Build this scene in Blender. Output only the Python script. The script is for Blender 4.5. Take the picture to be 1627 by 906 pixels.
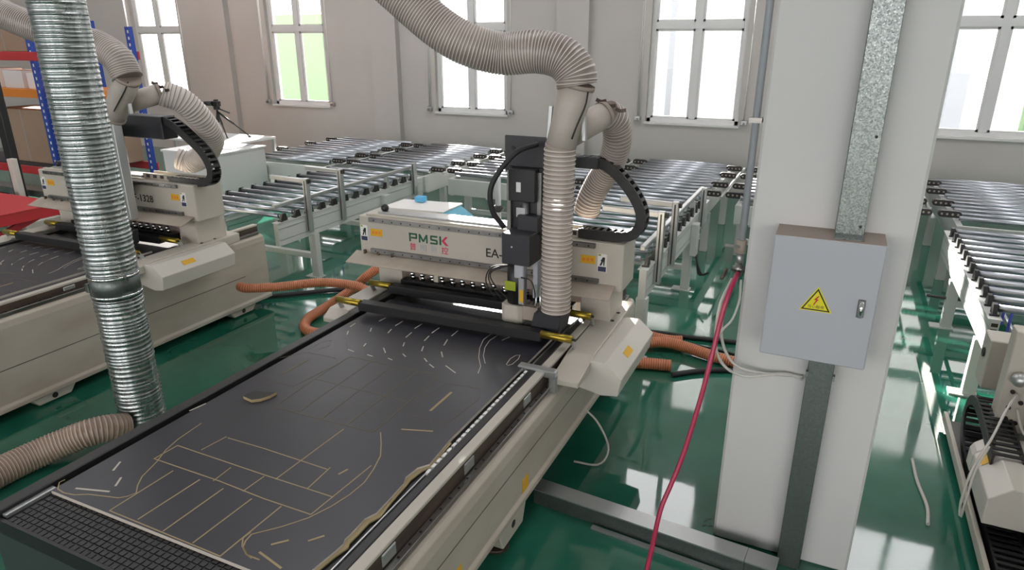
import bpy, bmesh, math, random
from mathutils import Vector, Matrix
R = math.radians
rnd = random.Random(7)
scn = bpy.context.scene
COL = scn.collection
for o in list(bpy.data.objects):
    bpy.data.objects.remove(o)

# ------------------------------------------------------------ camera
cd = bpy.data.cameras.new('camera')
cam = bpy.data.objects.new('camera', cd)
COL.objects.link(cam)
cam.location = (0, 0, 2.53)
cam.rotation_euler = (R(90 - 19.75), 0, R(25.0))
cd.sensor_width = 36
cd.lens = 36 * 1080 / 1627
cd.clip_start = 0.05
scn.camera = cam

# ------------------------------------------------------------ light
scn.view_settings.view_transform = 'Standard'
scn.view_settings.look = 'None'
scn.view_settings.gamma = 1
scn.view_settings.exposure = -0.8
scn.cycles.use_denoising = True
scn.cycles.max_bounces = 8
scn.cycles.diffuse_bounces = 5
scn.cycles.transparent_max_bounces = 12
scn.cycles.sample_clamp_indirect = 6
scn.cycles.caustics_reflective = False
scn.cycles.caustics_refractive = False

w = bpy.data.worlds.new('sky')
scn.world = w
w.use_nodes = True
bg = w.node_tree.nodes['Background']
bg.inputs[0].default_value = (1.0, 0.975, 0.985, 1)
bg.inputs[1].default_value = 10.0

sd = bpy.data.lights.new('sun', 'SUN')
sun = bpy.data.objects.new('sun', sd)
COL.objects.link(sun)
sd.energy = 85.0
sd.angle = R(0.8)
sd.color = (1.0, 0.95, 0.86)
sun.rotation_euler = Vector((0.6, -1.0, -0.315)).to_track_quat('-Z', 'Y').to_euler()

WALLY, FRONTY, LEFTX, RIGHTX, CEIL = 12.0, -9.0, -19.0, 12.0, 9.0
WIN_X = [-14.9, -10.69, -6.48, -2.25, 1.96]      # windows of the back wall (in view)
WIN_W, WIN_Z0, WIN_Z1 = 1.56, 1.2, 4.4
UP_Z0, UP_Z1 = 5.9, 8.0                          # the upper row, seen mirrored in the floor
FRONT_WIN_X = [-15, -11, -7, -3, 1, 5, 9]


def area(name, loc, rot, sx, sy, energy, color=(1, 1, 1), portal=False):
    l = bpy.data.lights.new(name, 'AREA')
    l.shape = 'RECTANGLE'
    l.size, l.size_y, l.energy, l.color = sx, sy, energy, color
    if portal:
        l.cycles.is_portal = True
    o = bpy.data.objects.new(name, l)
    COL.objects.link(o)
    o.location, o.rotation_euler = loc, rot
    return o


# fill lights added at unseen windows behind the camera (facing +y into the hall)
for i, x in enumerate(FRONT_WIN_X):
    area('window_daylight', (x, FRONTY - 0.3, 3.4), (R(-90), 0, R(180)), 2.6, 4.2, 11.5, (1.0, 0.935, 0.955))
# fill lights added over the unseen ceiling, shining down through its slots
for x in (-14, -7, 0, 7):
    area('roof_daylight', (x, 6.0, CEIL + 0.05), (0, 0, 0), 1.6, 7.0, 30, (1.0, 0.935, 0.945))
for x in WIN_X + [6.2, 10.3]:
    area('window_portal', (x, WALLY + 0.3, (WIN_Z0 + WIN_Z1) / 2), (R(90), 0, R(180)), WIN_W, WIN_Z1 - WIN_Z0, 1, portal=True)
    area('window_portal', (x, WALLY + 0.3, (UP_Z0 + UP_Z1) / 2), (R(90), 0, R(180)), WIN_W, UP_Z1 - UP_Z0, 1, portal=True)

# ------------------------------------------------------------ materials
def srgb(h):
    c = [int(h[i:i + 2], 16) / 255 for i in (0, 2, 4)]
    return tuple(x / 12.92 if x <= 0.04045 else ((x + 0.055) / 1.055) ** 2.4 for x in c) + (1,)


def mat(name, col, rough=0.5, metal=0.0, var=0.0, scale=6.0, bump=0.0, bscale=60.0, spec=0.5, coat=0.0, rvar=0.0,
        stretch=(1, 1, 1), col2=None):
    m = bpy.data.materials.new(name)
    m.use_nodes = True
    nt = m.node_tree
    b = nt.nodes['Principled BSDF']
    c = srgb(col) if isinstance(col, str) else col
    b.inputs['Base Color'].default_value = c
    b.inputs['Roughness'].default_value = rough
    b.inputs['Metallic'].default_value = metal
    b.inputs['Specular IOR Level'].default_value = spec
    b.inputs['Coat Weight'].default_value = coat
    b.inputs['Coat Roughness'].default_value = 0.08
    if var or rvar or col2:
        tc = nt.nodes.new('ShaderNodeTexCoord')
        mp = nt.nodes.new('ShaderNodeMapping')
        mp.inputs['Scale'].default_value = stretch
        nt.links.new(tc.outputs['Object'], mp.inputs['Vector'])
        n = nt.nodes.new('ShaderNodeTexNoise')
        n.inputs['Scale'].default_value = scale
        n.inputs['Detail'].default_value = 5
        nt.links.new(mp.outputs[0], n.inputs['Vector'])
        if var or col2:
            mix = nt.nodes.new('ShaderNodeMix')
            mix.data_type = 'RGBA'
            c2 = srgb(col2) if col2 else tuple(x * (1 - var) for x in c[:3]) + (1,)
            mix.inputs['A'].default_value = c
            mix.inputs['B'].default_value = c2
            rp = nt.nodes.new('ShaderNodeValToRGB')
            rp.color_ramp.elements[0].position = 0.38
            rp.color_ramp.elements[1].position = 0.66
            nt.links.new(n.outputs['Fac'], rp.inputs[0])
            nt.links.new(rp.outputs[0], mix.inputs['Factor'])
            nt.links.new(mix.outputs['Result'], b.inputs['Base Color'])
        if rvar:
            mr = nt.nodes.new('ShaderNodeMapRange')
            mr.inputs['From Min'].default_value = 0.35
            mr.inputs['From Max'].default_value = 0.68
            mr.inputs['To Min'].default_value = rough
            mr.inputs['To Max'].default_value = rough + rvar
            nt.links.new(n.outputs['Fac'], mr.inputs['Value'])
            nt.links.new(mr.outputs[0], b.inputs['Roughness'])
    if bump:
        tc2 = nt.nodes.new('ShaderNodeTexCoord')
        n2 = nt.nodes.new('ShaderNodeTexNoise')
        n2.inputs['Scale'].default_value = bscale
        n2.inputs['Detail'].default_value = 3
        nt.links.new(tc2.outputs['Object'], n2.inputs['Vector'])
        bp = nt.nodes.new('ShaderNodeBump')
        bp.inputs['Strength'].default_value = bump
        bp.inputs['Distance'].default_value = 0.01
        nt.links.new(n2.outputs['Fac'], bp.inputs['Height'])
        nt.links.new(bp.outputs[0], b.inputs['Normal'])
    return m


def galv(name, base='9aa0a0', dark='6c7474', scale=190, rough=0.38):
    m = mat(name, base, rough, 0.85)
    nt = m.node_tree
    b = nt.nodes['Principled BSDF']
    tc = nt.nodes.new('ShaderNodeTexCoord')
    v = nt.nodes.new('ShaderNodeTexVoronoi')
    v.inputs['Scale'].default_value = scale
    nt.links.new(tc.outputs['Object'], v.inputs['Vector'])
    mix = nt.nodes.new('ShaderNodeMix')
    mix.data_type = 'RGBA'
    mix.inputs['A'].default_value = srgb(base)
    mix.inputs['B'].default_value = srgb(dark)
    sep = nt.nodes.new('ShaderNodeSeparateColor')
    nt.links.new(v.outputs['Color'], sep.inputs[0])
    nt.links.new(sep.outputs[0], mix.inputs['Factor'])
    nt.links.new(mix.outputs['Result'], b.inputs['Base Color'])
    mr = nt.nodes.new('ShaderNodeMapRange')
    mr.inputs['To Min'].default_value = rough - 0.1
    mr.inputs['To Max'].default_value = rough + 0.15
    nt.links.new(sep.outputs[1], mr.inputs['Value'])
    nt.links.new(mr.outputs[0], b.inputs['Roughness'])
    return m


def clear(name, col, alpha, rough=0.2):
    """translucent plastic: part see-through, part glossy diffuse"""
    m = bpy.data.materials.new(name)
    m.use_nodes = True
    nt = m.node_tree
    b = nt.nodes['Principled BSDF']
    b.inputs['Base Color'].default_value = srgb(col)
    b.inputs['Roughness'].default_value = rough
    b.inputs['Alpha'].default_value = alpha
    return m


M = {}
M['wall'] = mat('wall_paint', 'bebab7', 0.8, var=0.05, scale=1.2)
M['column'] = mat('column_paint', 'c8c7c6', 0.65, var=0.04, scale=1.5)
M['ceiling'] = mat('ceiling_white', 'c8c8c6', 0.9)
M['floor'] = mat('floor_epoxy', '1b5646', 0.02, var=0.0, scale=1.3, coat=0.0, rvar=0.08, col2='2c6a58', spec=0.85, bump=0.05, bscale=2.0)
M['white'] = mat('white_paint_metal', 'b9b3a8', 0.42, var=0.06, scale=3)
M['frame'] = mat('conveyor_frame_paint', 'c3c5c3', 0.42, var=0.05, scale=3)
M['cover'] = mat('white_cover_paint', 'cbc6bd', 0.42, var=0.04, scale=3)
M['frontc'] = mat('dark_front_cover', '2b3534', 0.5)
M['whited'] = mat('worn_white_metal', 'b3aca0', 0.5, col2='a2978a', scale=2.2, stretch=(1.5, 0.6, 1.5))
M['pvc'] = mat('window_pvc', 'd8d8d8', 0.4)
M['dark'] = mat('dark_grey_metal', '26272c', 0.5)
M['black'] = mat('black_plastic', '141416', 0.45)
M['phenol'] = mat('black_phenolic_table', '17161a', 0.45, var=0.2, scale=20)
M['lam'] = mat('black_laminate', '22222b', 0.33, var=0.10, scale=3, rvar=0.05, spec=0.5)
M['mdf'] = mat('mdf_core', '9a8a68', 0.8)
M['mdfl'] = mat('mdf_pale', 'b9b2a8', 0.8)
M['mdfd'] = mat('mdf_dark_kerf', '5f5748', 0.85)
M['rail'] = mat('steel_rail', '8c8a88', 0.3, 0.9, var=0.3, scale=9, stretch=(1, 0.4, 1))
M['rust'] = mat('oiled_brown_steel', '5a4b41', 0.5, 0.4, col2='3b3330', scale=6, stretch=(4, 0.4, 4))
M['alu'] = mat('aluminium_profile', 'b4b6b6', 0.36, 0.8)
M['zinc'] = mat('zinc_roller', 'b4b8c0', 0.28, 0.9)
M['galv'] = galv('galvanised_sheet', '8f9493', '646b69', 190, 0.36)
M['galvd'] = galv('galvanised_sheet_dull', '6d7472', '636a67', 120, 0.42)
M['duct'] = mat('spiral_duct_zinc', 'b2b7b7', 0.24, 0.9, col2='8c9393', scale=9, stretch=(3, 3, 0.6), rvar=0.12)
M['hose'] = mat('grey_clear_hose', '776a64', 0.3, col2='9d918b', scale=3)
M['hosew'] = mat('hose_rib', 'cdc5bf', 0.3)
M['clearw'] = clear('clear_hose_wall', 'b3a49a', 0.72)
M['orange'] = mat('orange_hose', 'b0623f', 0.4, var=0.2, scale=4)
M['orangew'] = mat('orange_hose_rib', 'cc8f68', 0.4)
M['pipe'] = mat('beige_duct_paint', 'b5aca4', 0.5, var=0.08, scale=4)
M['brass'] = mat('brass_roller', 'a08a35', 0.3, 0.85)
M['yellow'] = mat('yellow_sticker', 'd6a51a', 0.5)
M['warny'] = mat('warning_yellow', 'd8cf1c', 0.5)
M['ink'] = mat('black_ink', '17150f', 0.6)
M['red'] = mat('red_paint', 'b3202c', 0.4)
M['rackred'] = mat('rack_red', 'b52a33', 0.45)
M['rackblue'] = mat('rack_blue', '2145a0', 0.45)
M['rackorange'] = mat('rack_orange', 'd9802a', 0.5)
M['card'] = mat('cardboard', 'a08773', 0.8, var=0.12, scale=2)
M['paper'] = mat('paper', 'e4e2e0', 0.7)
M['green'] = mat('logo_green', '0f5236', 0.5)
M['logored'] = mat('logo_red', 'c2244a', 0.5)
M['lime'] = mat('lime_label', '8f9d24', 0.5)
M['navy'] = mat('navy_label', '2c3354', 0.5)
M['redhose'] = mat('red_air_hose', 'a5264b', 0.35)
M['tube'] = clear('clear_air_tube', 'd6d2cc', 0.62)
M['box'] = mat('cabinet_grey', 'a9abb2', 0.5)
M['boxtop'] = mat('cabinet_dusty_top', '9c8f86', 0.7)
M['chrome'] = mat('chrome', 'd5d8d8', 0.15, 1.0)
M['teal'] = mat('teal_card', '6db3cc', 0.55)
M['bluecloth'] = mat('blue_cloth', '5cb0dc', 0.7)
M['bluebelt'] = mat('blue_belt', '3a45b5', 0.5)
M['rubber'] = mat('black_rubber', '1c1c1e', 0.6)
M['net'] = mat('green_net', '6f8a6a', 0.9)
M['outwall'] = mat('outside_wall', 'd8d8d6', 0.9)
M['outgrey'] = mat('outside_grey', '8c9197', 0.9)
M['ground'] = mat('outside_ground', '8c8c88', 0.9)
M['hoseb'] = mat('brown_clear_hose', '7b675c', 0.3, col2='94806f', scale=3)
M['hosebw'] = mat('brown_hose_rib', 'b9a595', 0.3)
M['dusty'] = mat('dusty_shield', '9d9184', 0.55, col2='b3a89b', scale=3)
M['pipegrey'] = mat('grey_painted_pipe', 'a7aab0', 0.35)
M['cream'] = mat('cream_roller_guard', 'c9bdae', 0.5)

g = bpy.data.materials.new('window_glass')
g.use_nodes = True
nt = g.node_tree
nt.nodes.clear()
out = nt.nodes.new('ShaderNodeOutputMaterial')
tr = nt.nodes.new('ShaderNodeBsdfTransparent')
gl = nt.nodes.new('ShaderNodeBsdfGlossy')
gl.inputs['Roughness'].default_value = 0.02
mx = nt.nodes.new('ShaderNodeMixShader')
lw = nt.nodes.new('ShaderNodeLayerWeight')
lw.inputs[0].default_value = 0.15
nt.links.new(lw.outputs['Fresnel'], mx.inputs[0])
nt.links.new(tr.outputs[0], mx.inputs[1])
nt.links.new(gl.outputs[0], mx.inputs[2])
nt.links.new(mx.outputs[0], out.inputs[0])
M['glass'] = g


# ------------------------------------------------------------ mesh helpers
def wloc(o):
    v = Vector((0, 0, 0))
    while o is not None:
        v += o.location
        o = o.parent
    return v


def catmull(pts, step):
    P = [Vector(p) for p in pts]
    P = [P[0] * 2 - P[1]] + P + [P[-1] * 2 - P[-2]]
    dense = []
    for i in range(1, len(P) - 2):
        p0, p1, p2, p3 = P[i - 1:i + 3]
        for k in range(24):
            t = k / 24
            dense.append(0.5 * ((2 * p1) + (p2 - p0) * t + (2 * p0 - 5 * p1 + 4 * p2 - p3) * t * t
                                + (3 * p1 - p0 - 3 * p2 + p3) * t ** 3))
    dense.append(P[-2])
    out, acc = [dense[0]], 0.0
    L = sum((dense[i + 1] - dense[i]).length for i in range(len(dense) - 1))
    n = max(2, round(L / step))
    st, nxt = L / n, L / n
    for i in range(len(dense) - 1):
        d = (dense[i + 1] - dense[i]).length
        while acc + d >= nxt - 1e-9 and len(out) < n:
            out.append(dense[i].lerp(dense[i + 1], (nxt - acc) / d))
            nxt += st
        acc += d
    out.append(dense[-1])
    return out


class MB:
    def __init__(s, xf=None):
        s.v, s.f, s.sm, s.mi, s.xf = [], [], [], [], xf

    def face(s, idx, smooth=False, mi=0):
        s.f.append(idx)
        s.sm.append(smooth)
        s.mi.append(mi)

    def box(s, x0, x1, y0, y1, z0, z1, mi=0):
        b = len(s.v)
        s.v += [Vector(p) for p in ((x0, y0, z0), (x1, y0, z0), (x1, y1, z0), (x0, y1, z0),
                                    (x0, y0, z1), (x1, y0, z1), (x1, y1, z1), (x0, y1, z1))]
        for q in ((3, 2, 1, 0), (4, 5, 6, 7), (0, 1, 5, 4), (1, 2, 6, 5), (2, 3, 7, 6), (3, 0, 4, 7)):
            s.face([b + i for i in q], False, mi)
        return s

    def bar(s, p0, p1, w, h, mi=0, up=(0, 0, 1)):
        """a rectangular bar from p0 to p1, w across and h along up"""
        p0, p1 = Vector(p0), Vector(p1)
        t = (p1 - p0).normalized()
        u = Vector(up)
        if abs(t.dot(u)) > 0.98:
            u = Vector((0, 1, 0))
        sd_ = t.cross(u).normalized()
        u = sd_.cross(t).normalized()
        b = len(s.v)
        for p in (p0, p1):
            for a, c in ((-1, -1), (1, -1), (1, 1), (-1, 1)):
                s.v.append(p + sd_ * (a * w / 2) + u * (c * h / 2))
        for q in ((0, 1, 2, 3), (7, 6, 5, 4), (0, 4, 5, 1), (1, 5, 6, 2), (2, 6, 7, 3), (3, 7, 4, 0)):
            s.face([b + i for i in q], False, mi)
        return s

    def prism(s, poly, axis, a, c, mi=0, mside=None):
        """poly in the two other axes (x,z for y; y,z for x; x,y for z), extruded from a to c"""
        n, b = len(poly), len(s.v)
        for h in (a, c):
            for p, q in poly:
                s.v.append(Vector((p, h, q)) if axis == 'y' else Vector((h, p, q)) if axis == 'x' else Vector((p, q, h)))
        s.face([b + i for i in range(n)], False, mi)
        s.face([b + n + i for i in reversed(range(n))], False, mi)
        for i in range(n):
            j = (i + 1) % n
            s.face([b + i, b + n + i, b + n + j, b + j], False, mi if mside is None else mside)
        return s

    def tube(s, pts, rad, n=12, cap=True, smooth=True, mi=None, up=None):
        P = [Vector(p) for p in pts]
        k = len(P)
        T = [(P[min(i + 1, k - 1)] - P[max(i - 1, 0)]).normalized() for i in range(k)]
        u = Vector(up) if up else (Vector((0, 0, 1)) if abs(T[0].z) < 0.9 else Vector((1, 0, 0)))
        u = (u - T[0] * u.dot(T[0])).normalized()
        b = len(s.v)
        for i in range(k):
            u = (u - T[i] * u.dot(T[i])).normalized()
            w_ = T[i].cross(u)
            r = rad[i] if isinstance(rad, (list, tuple)) else rad
            for j in range(n):
                a = 2 * math.pi * j / n
                s.v.append(P[i] + u * (math.cos(a) * r) + w_ * (math.sin(a) * r))
        for i in range(k - 1):
            for j in range(n):
                jn = (j + 1) % n
                s.face([b + i * n + j, b + i * n + jn, b + (i + 1) * n + jn, b + (i + 1) * n + j], smooth,
                       0 if mi is None else mi[i] if isinstance(mi, list) else mi)
        if cap:
            s.face([b + j for j in reversed(range(n))], False, 0)
            s.face([b + (k - 1) * n + j for j in range(n)], False, 0)
        return s

    def cyl(s, p0, p1, r, n=12, r2=None, mi=0):
        return s.tube([p0, p1], [r, r if r2 is None else r2], n, True, True, mi)

    def sphere(s, c, r, n=10, sx=1, sy=1, sz=1):
        c = Vector(c)
        b = len(s.v)
        m = n // 2
        for i in range(m + 1):
            a = math.pi * i / m
            for j in range(n):
                t = 2 * math.pi * j / n
                s.v.append(c + Vector((math.sin(a) * math.cos(t) * r * sx, math.sin(a) * math.sin(t) * r * sy, math.cos(a) * r * sz)))
        for i in range(m):
            for j in range(n):
                jn = (j + 1) % n
                s.face([b + i * n + j, b + (i + 1) * n + j, b + (i + 1) * n + jn, b + i * n + jn], True, 0)
        return s

    def ribbed(s, pts, r, pitch, amp, n=20, crest=1):
        """flexible hose: one wire rib per pitch; crest faces take material slot 1"""
        P = catmull(pts, pitch / 4)
        rad, mi = [], []
        for i in range(len(P)):
            q = i % 4
            rad.append(r + (amp if q in (1, 2) else -amp * 0.4 if q == 0 else 0))
            mi.append(crest if q == 1 else 0)
        return s.tube(P, rad, n, True, True, mi)

    def build(s, name, m, parent=None, bevel=0.0, kind=None):
        off = wloc(parent) if parent is not None else Vector((0, 0, 0))
        me = bpy.data.meshes.new(name)
        vs = s.v if s.xf is None else [s.xf(v) for v in s.v]
        me.from_pydata([tuple(v - off) for v in vs], [], s.f)
        for mm in (m if isinstance(m, (list, tuple)) else [m]):
            me.materials.append(M[mm] if isinstance(mm, str) else mm)
        me.polygons.foreach_set('use_smooth', s.sm)
        me.polygons.foreach_set('material_index', s.mi)
        bm = bmesh.new()
        bm.from_mesh(me)
        bmesh.ops.recalc_face_normals(bm, faces=bm.faces)
        bm.to_mesh(me)
        bm.free()
        o = bpy.data.objects.new(name, me)
        COL.objects.link(o)
        o.parent = parent
        if bevel:
            md = o.modifiers.new('bevel', 'BEVEL')
            md.width, md.segments, md.limit_method = bevel, 1, 'ANGLE'
        if kind:
            o['kind'] = kind
        return o


def B(name, m, parent, x0, x1, y0, y1, z0, z1, xf=None, bevel=0.0):
    return MB(xf).box(x0, x1, y0, y1, z0, z1).build(name, m, parent, bevel)


def tag(o, label=None, cat=None, group=None, kind=None):
    if label: o['label'] = label
    if cat: o['category'] = cat
    if group: o['group'] = group
    if kind: o['kind'] = kind
    return o


def thing(name, label, cat, loc=(0, 0, 0), group=None):
    o = bpy.data.objects.new(name, None)
    o.empty_display_size = 0.1
    COL.objects.link(o)
    o.location = loc
    return tag(o, label, cat, group)


def share(src, name, parent, mw):
    """another object with the same mesh; mw is its local matrix"""
    o = bpy.data.objects.new(name, src.data)
    COL.objects.link(o)
    o.parent = parent
    o.matrix_local = mw
    return o


def dup(o, loc=None, parent=None):
    kids = [c for c in o.children]
    n = o.copy()
    COL.objects.link(n)
    n.parent = parent
    if loc is not None: n.location = loc
    for k in kids: dup(k, None, n)
    return n


def text(body, size, m, parent, loc, rot=(90, 0, 0), name='lettering', depth=0.0015, bold=0.0, align='LEFT', xf=None, sx=1.0, label=None):
    cu = bpy.data.curves.new('t', 'FONT')
    cu.body, cu.size, cu.extrude, cu.align_x = body, size, depth, align
    cu.resolution_u = 3
    cu.offset = bold
    t = bpy.data.objects.new('t', cu)
    COL.objects.link(t)
    bpy.context.view_layer.update()
    me = bpy.data.meshes.new_from_object(t.evaluated_get(bpy.context.evaluated_depsgraph_get()))
    bpy.data.objects.remove(t)
    mx_ = Matrix.Translation(loc) @ Matrix.Rotation(R(rot[2]), 4, 'Z') @ Matrix.Rotation(R(rot[0]), 4, 'X') @ Matrix.Scale(sx, 4, (1, 0, 0))
    off = wloc(parent) if parent else Vector()
    for v in me.vertices:
        p = mx_ @ v.co
        v.co = (xf(p) if xf else p) - off
    me.materials.clear()
    me.materials.append(M[m])
    me.name = name
    o = bpy.data.objects.new(name, me)
    COL.objects.link(o)
    o.parent = parent
    if label: o['label'] = label
    return o


# ============================================================ the hall
def S(o):
    return tag(o, kind='structure')


S(B('floor', 'floor', None, LEFTX, RIGHTX, FRONTY, WALLY + 0.3, -0.1, 0))
S(B('outside_ground', 'ground', None, -60, 50, WALLY + 0.3, 70, -0.6, -0.4))
mb = MB()
xs = sorted(WIN_X + [6.2, 10.3])
x0 = LEFTX
for x in xs:
    mb.box(x0, x - WIN_W / 2, WALLY, WALLY + 0.3, 0, CEIL)
    mb.box(x - WIN_W / 2, x + WIN_W / 2, WALLY, WALLY + 0.3, 0, WIN_Z0)
    mb.box(x - WIN_W / 2, x + WIN_W / 2, WALLY, WALLY + 0.3, WIN_Z1, UP_Z0)
    mb.box(x - WIN_W / 2, x + WIN_W / 2, WALLY, WALLY + 0.3, UP_Z1, CEIL)
    x0 = x + WIN_W / 2
mb.box(x0, RIGHTX, WALLY, WALLY + 0.3, 0, CEIL)
wall_back = S(mb.build('wall_back', 'wall'))
mb = MB()
x0 = LEFTX
for x in FRONT_WIN_X:
    mb.box(x0, x - 1.3, FRONTY - 0.2, FRONTY, 0, CEIL)
    mb.box(x - 1.3, x + 1.3, FRONTY - 0.2, FRONTY, 0, 1.3)
    mb.box(x - 1.3, x + 1.3, FRONTY - 0.2, FRONTY, 5.5, CEIL)
    x0 = x + 1.3
mb.box(x0, RIGHTX, FRONTY - 0.2, FRONTY, 0, CEIL)
S(mb.build('wall_front', 'wall'))
S(B('wall_left', 'wall', None, LEFTX - 0.3, LEFTX, FRONTY, WALLY + 0.3, 0, CEIL))
S(B('wall_right', 'wall', None, RIGHTX, RIGHTX + 0.3, FRONTY, WALLY + 0.3, 0, CEIL))
mb = MB()
x0 = LEFTX
for x in (-14, -7, 0, 7):  # slots cut to let the added roof fill through
    mb.box(x0, x - 0.8, FRONTY, WALLY + 0.3, CEIL, CEIL + 0.04)
    mb.box(x - 0.8, x + 0.8, FRONTY, 2.5, CEIL, CEIL + 0.04)
    mb.box(x - 0.8, x + 0.8, 9.5, WALLY + 0.3, CEIL, CEIL + 0.04)
    x0 = x + 0.8
mb.box(x0, RIGHTX, FRONTY, WALLY + 0.3, CEIL, CEIL + 0.04)
S(mb.build('ceiling', 'ceiling'))
for i, x in enumerate([-12.8, -8.35, -4.38, -0.15, 4.1]):
    S(B('trim_%d' % (i + 1), 'wall', None, x - 0.3, x + 0.3, WALLY - 0.14, WALLY, 0, CEIL))

for i, x in enumerate(WIN_X):
    wn = S(thing('window_%d' % (i + 1), None, None, (x, WALLY + 0.12, WIN_Z0)))
    a, b, z0, z1 = x - WIN_W / 2, x + WIN_W / 2, WIN_Z0, WIN_Z1
    ya, yb = WALLY + 0.08, WALLY + 0.15
    f = MB()
    f.box(a, a + 0.07, ya, yb, z0, z1).box(b - 0.07, b, ya, yb, z0, z1)
    f.box(a, b, ya, yb, z0, z0 + 0.07).box(a, b, ya, yb, z1 - 0.07, z1)
    f.build('frame', 'pvc', wn, 0.004)
    B('mullion', 'pvc', wn, x - 0.055, x + 0.055, ya - 0.005, yb, z0 + 0.07, z1 - 0.07)
    B('transom', 'pvc', wn, a + 0.07, b - 0.07, ya - 0.008, yb, 2.72, 2.83)
    B('sill', 'pvc', wn, a - 0.02, b + 0.02, WALLY - 0.035, WALLY + 0.08, z0 - 0.03, z0 + 0.004)
    for s in (0, 1):
        xa, xb = (a + 0.07, x - 0.055) if s == 0 else (x + 0.055, b - 0.07)
        for za, zb in ((z0 + 0.07, 2.72), (2.83, z1 - 0.07)):
            sash = MB()
            sash.box(xa, xa + 0.035, ya + 0.01, yb - 0.01, za, zb).box(xb - 0.035, xb, ya + 0.01, yb - 0.01, za, zb)
            sash.box(xa, xb, ya + 0.01, yb - 0.01, za, za + 0.035).box(xa, xb, ya + 0.01, yb - 0.01, zb - 0.035, zb)
            sh = sash.build('sash', 'pvc', wn)
            B('pane', 'glass', sh, xa + 0.035, xb - 0.035, ya + 0.032, ya + 0.038, za + 0.035, zb - 0.035)
    for s, nm in ((-1, 'left'), (1, 'right')):
        ordn = ['leftmost', 'second', 'third', 'fourth', 'rightmost'][i]
        xx = x + s * (WIN_W / 2 + (0.13 if s < 0 else 0.1))
        cg = thing('window_opener', 'small white %s winder box with thin tube beside the %s window' % (nm, ordn), 'window opener', (xx, WALLY, WIN_Z0 + 0.02), 'window openers on the back wall')
        B('winder_box', 'alu', cg, xx - 0.05, xx + 0.05, WALLY - 0.07, WALLY, WIN_Z0 + 0.02, WIN_Z0 + 0.1, bevel=0.008)
        MB().cyl((xx - 0.01, WALLY - 0.03, WIN_Z0 + 0.1), (xx - 0.01, WALLY - 0.03, 4.2), 0.009, 6).build('tube', 'pvc', cg)
        if s < 0: MB().cyl((xx + 0.02, WALLY - 0.03, WIN_Z0 + 0.1), (xx + 0.02, WALLY - 0.03, 4.2), 0.009, 6).build('tube', 'pvc', cg)
        MB().cyl((xx, WALLY - 0.07, WIN_Z0 + 0.05), (xx, WALLY - 0.11, WIN_Z0 + 0.05), 0.018, 8).build('crank', 'rail', cg)

for i, x in enumerate(WIN_X):
    wn = S(thing('window_%d' % (i + 6), None, None, (x, WALLY + 0.12, UP_Z0)))
    a, b = x - WIN_W / 2, x + WIN_W / 2
    f = MB().box(a, a + 0.07, ya, yb, UP_Z0, UP_Z1).box(b - 0.07, b, ya, yb, UP_Z0, UP_Z1).box(a, b, ya, yb, UP_Z0, UP_Z0 + 0.07).box(a, b, ya, yb, UP_Z1 - 0.07, UP_Z1)
    f.build('frame', 'pvc', wn)
    B('mullion', 'pvc', wn, x - 0.05, x + 0.05, ya, yb, UP_Z0 + 0.07, UP_Z1 - 0.07)
    for xa, xb in ((a + 0.07, x - 0.05), (x + 0.05, b - 0.07)):
        B('pane', 'glass', wn, xa, xb, ya + 0.032, ya + 0.038, UP_Z0 + 0.07, UP_Z1 - 0.07)

# what stands outside the windows
nb = thing('building', 'tall pale building outside, washed out behind the two right windows', 'building', (7, 27, -0.4))
B('wall', 'outwall', nb, -6.3, 22, 27, 34, -0.4, 14)
for k in range(7):
    for z in (5.5, 9.5):
        B('window', 'outwall', nb, -5 + k * 3.6, -3.6 + k * 3.6, 26.94, 27, z, z + 1.8)
for (xa, xb, z1, lb) in ((-6.25, -5.75, 4.2, 'narrow grey annex outside, in the left pane of the fourth window'), (3.0, 3.5, 4.4, 'narrow grey annex outside, in the left pane of the rightmost window'), (-15.2, -14.3, 3.2, 'low grey shed outside, in the left pane of the third window')):
    an = thing('annex', lb, 'building', ((xa + xb) / 2, 25.5, -0.4))
    B('wall', 'outgrey', an, xa, xb, 25.5, 26.5, -0.4, z1)
    B('roof', 'outwall', an, xa - 0.05, xb + 0.05, 25.4, 26.6, z1, z1 + 0.12)
for (xa, xb, y, lb) in ((-19.2, -16.6, 20, 'left'), (-15.7, -14.6, 20, 'right')):
    nt_ = thing('green_net', 'pale green hanging net outside the second window, %s strip' % lb, 'net', (xa, y, -0.4))
    B('net_sheet', 'net', nt_, xa, xb, y, y + 0.04, -0.4, 3.4)
    B('net_post', 'net', nt_, xa - 0.05, xa + 0.03, y - 0.03, y + 0.06, -0.4, 3.5)
nt_ = thing('green_net', 'pale green hanging net outside the rightmost window', 'net', (4.1, 20, -0.4))
B('net_sheet', 'net', nt_, 4.0, 4.6, 20, 20.04, -0.4, 4.0)
B('net_post', 'net', nt_, 3.95, 4.03, 19.97, 20.06, -0.4, 4.1)

# ============================================================ pillar and what hangs on it
CY = 3.19
p = S(thing('pillar', None, None, (0.04, CY + 0.3, 0)))
MB().box(-0.287, 0.372, CY, CY + 0.66, 0, CEIL).build('shaft', 'column', p, 0.012)

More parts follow.
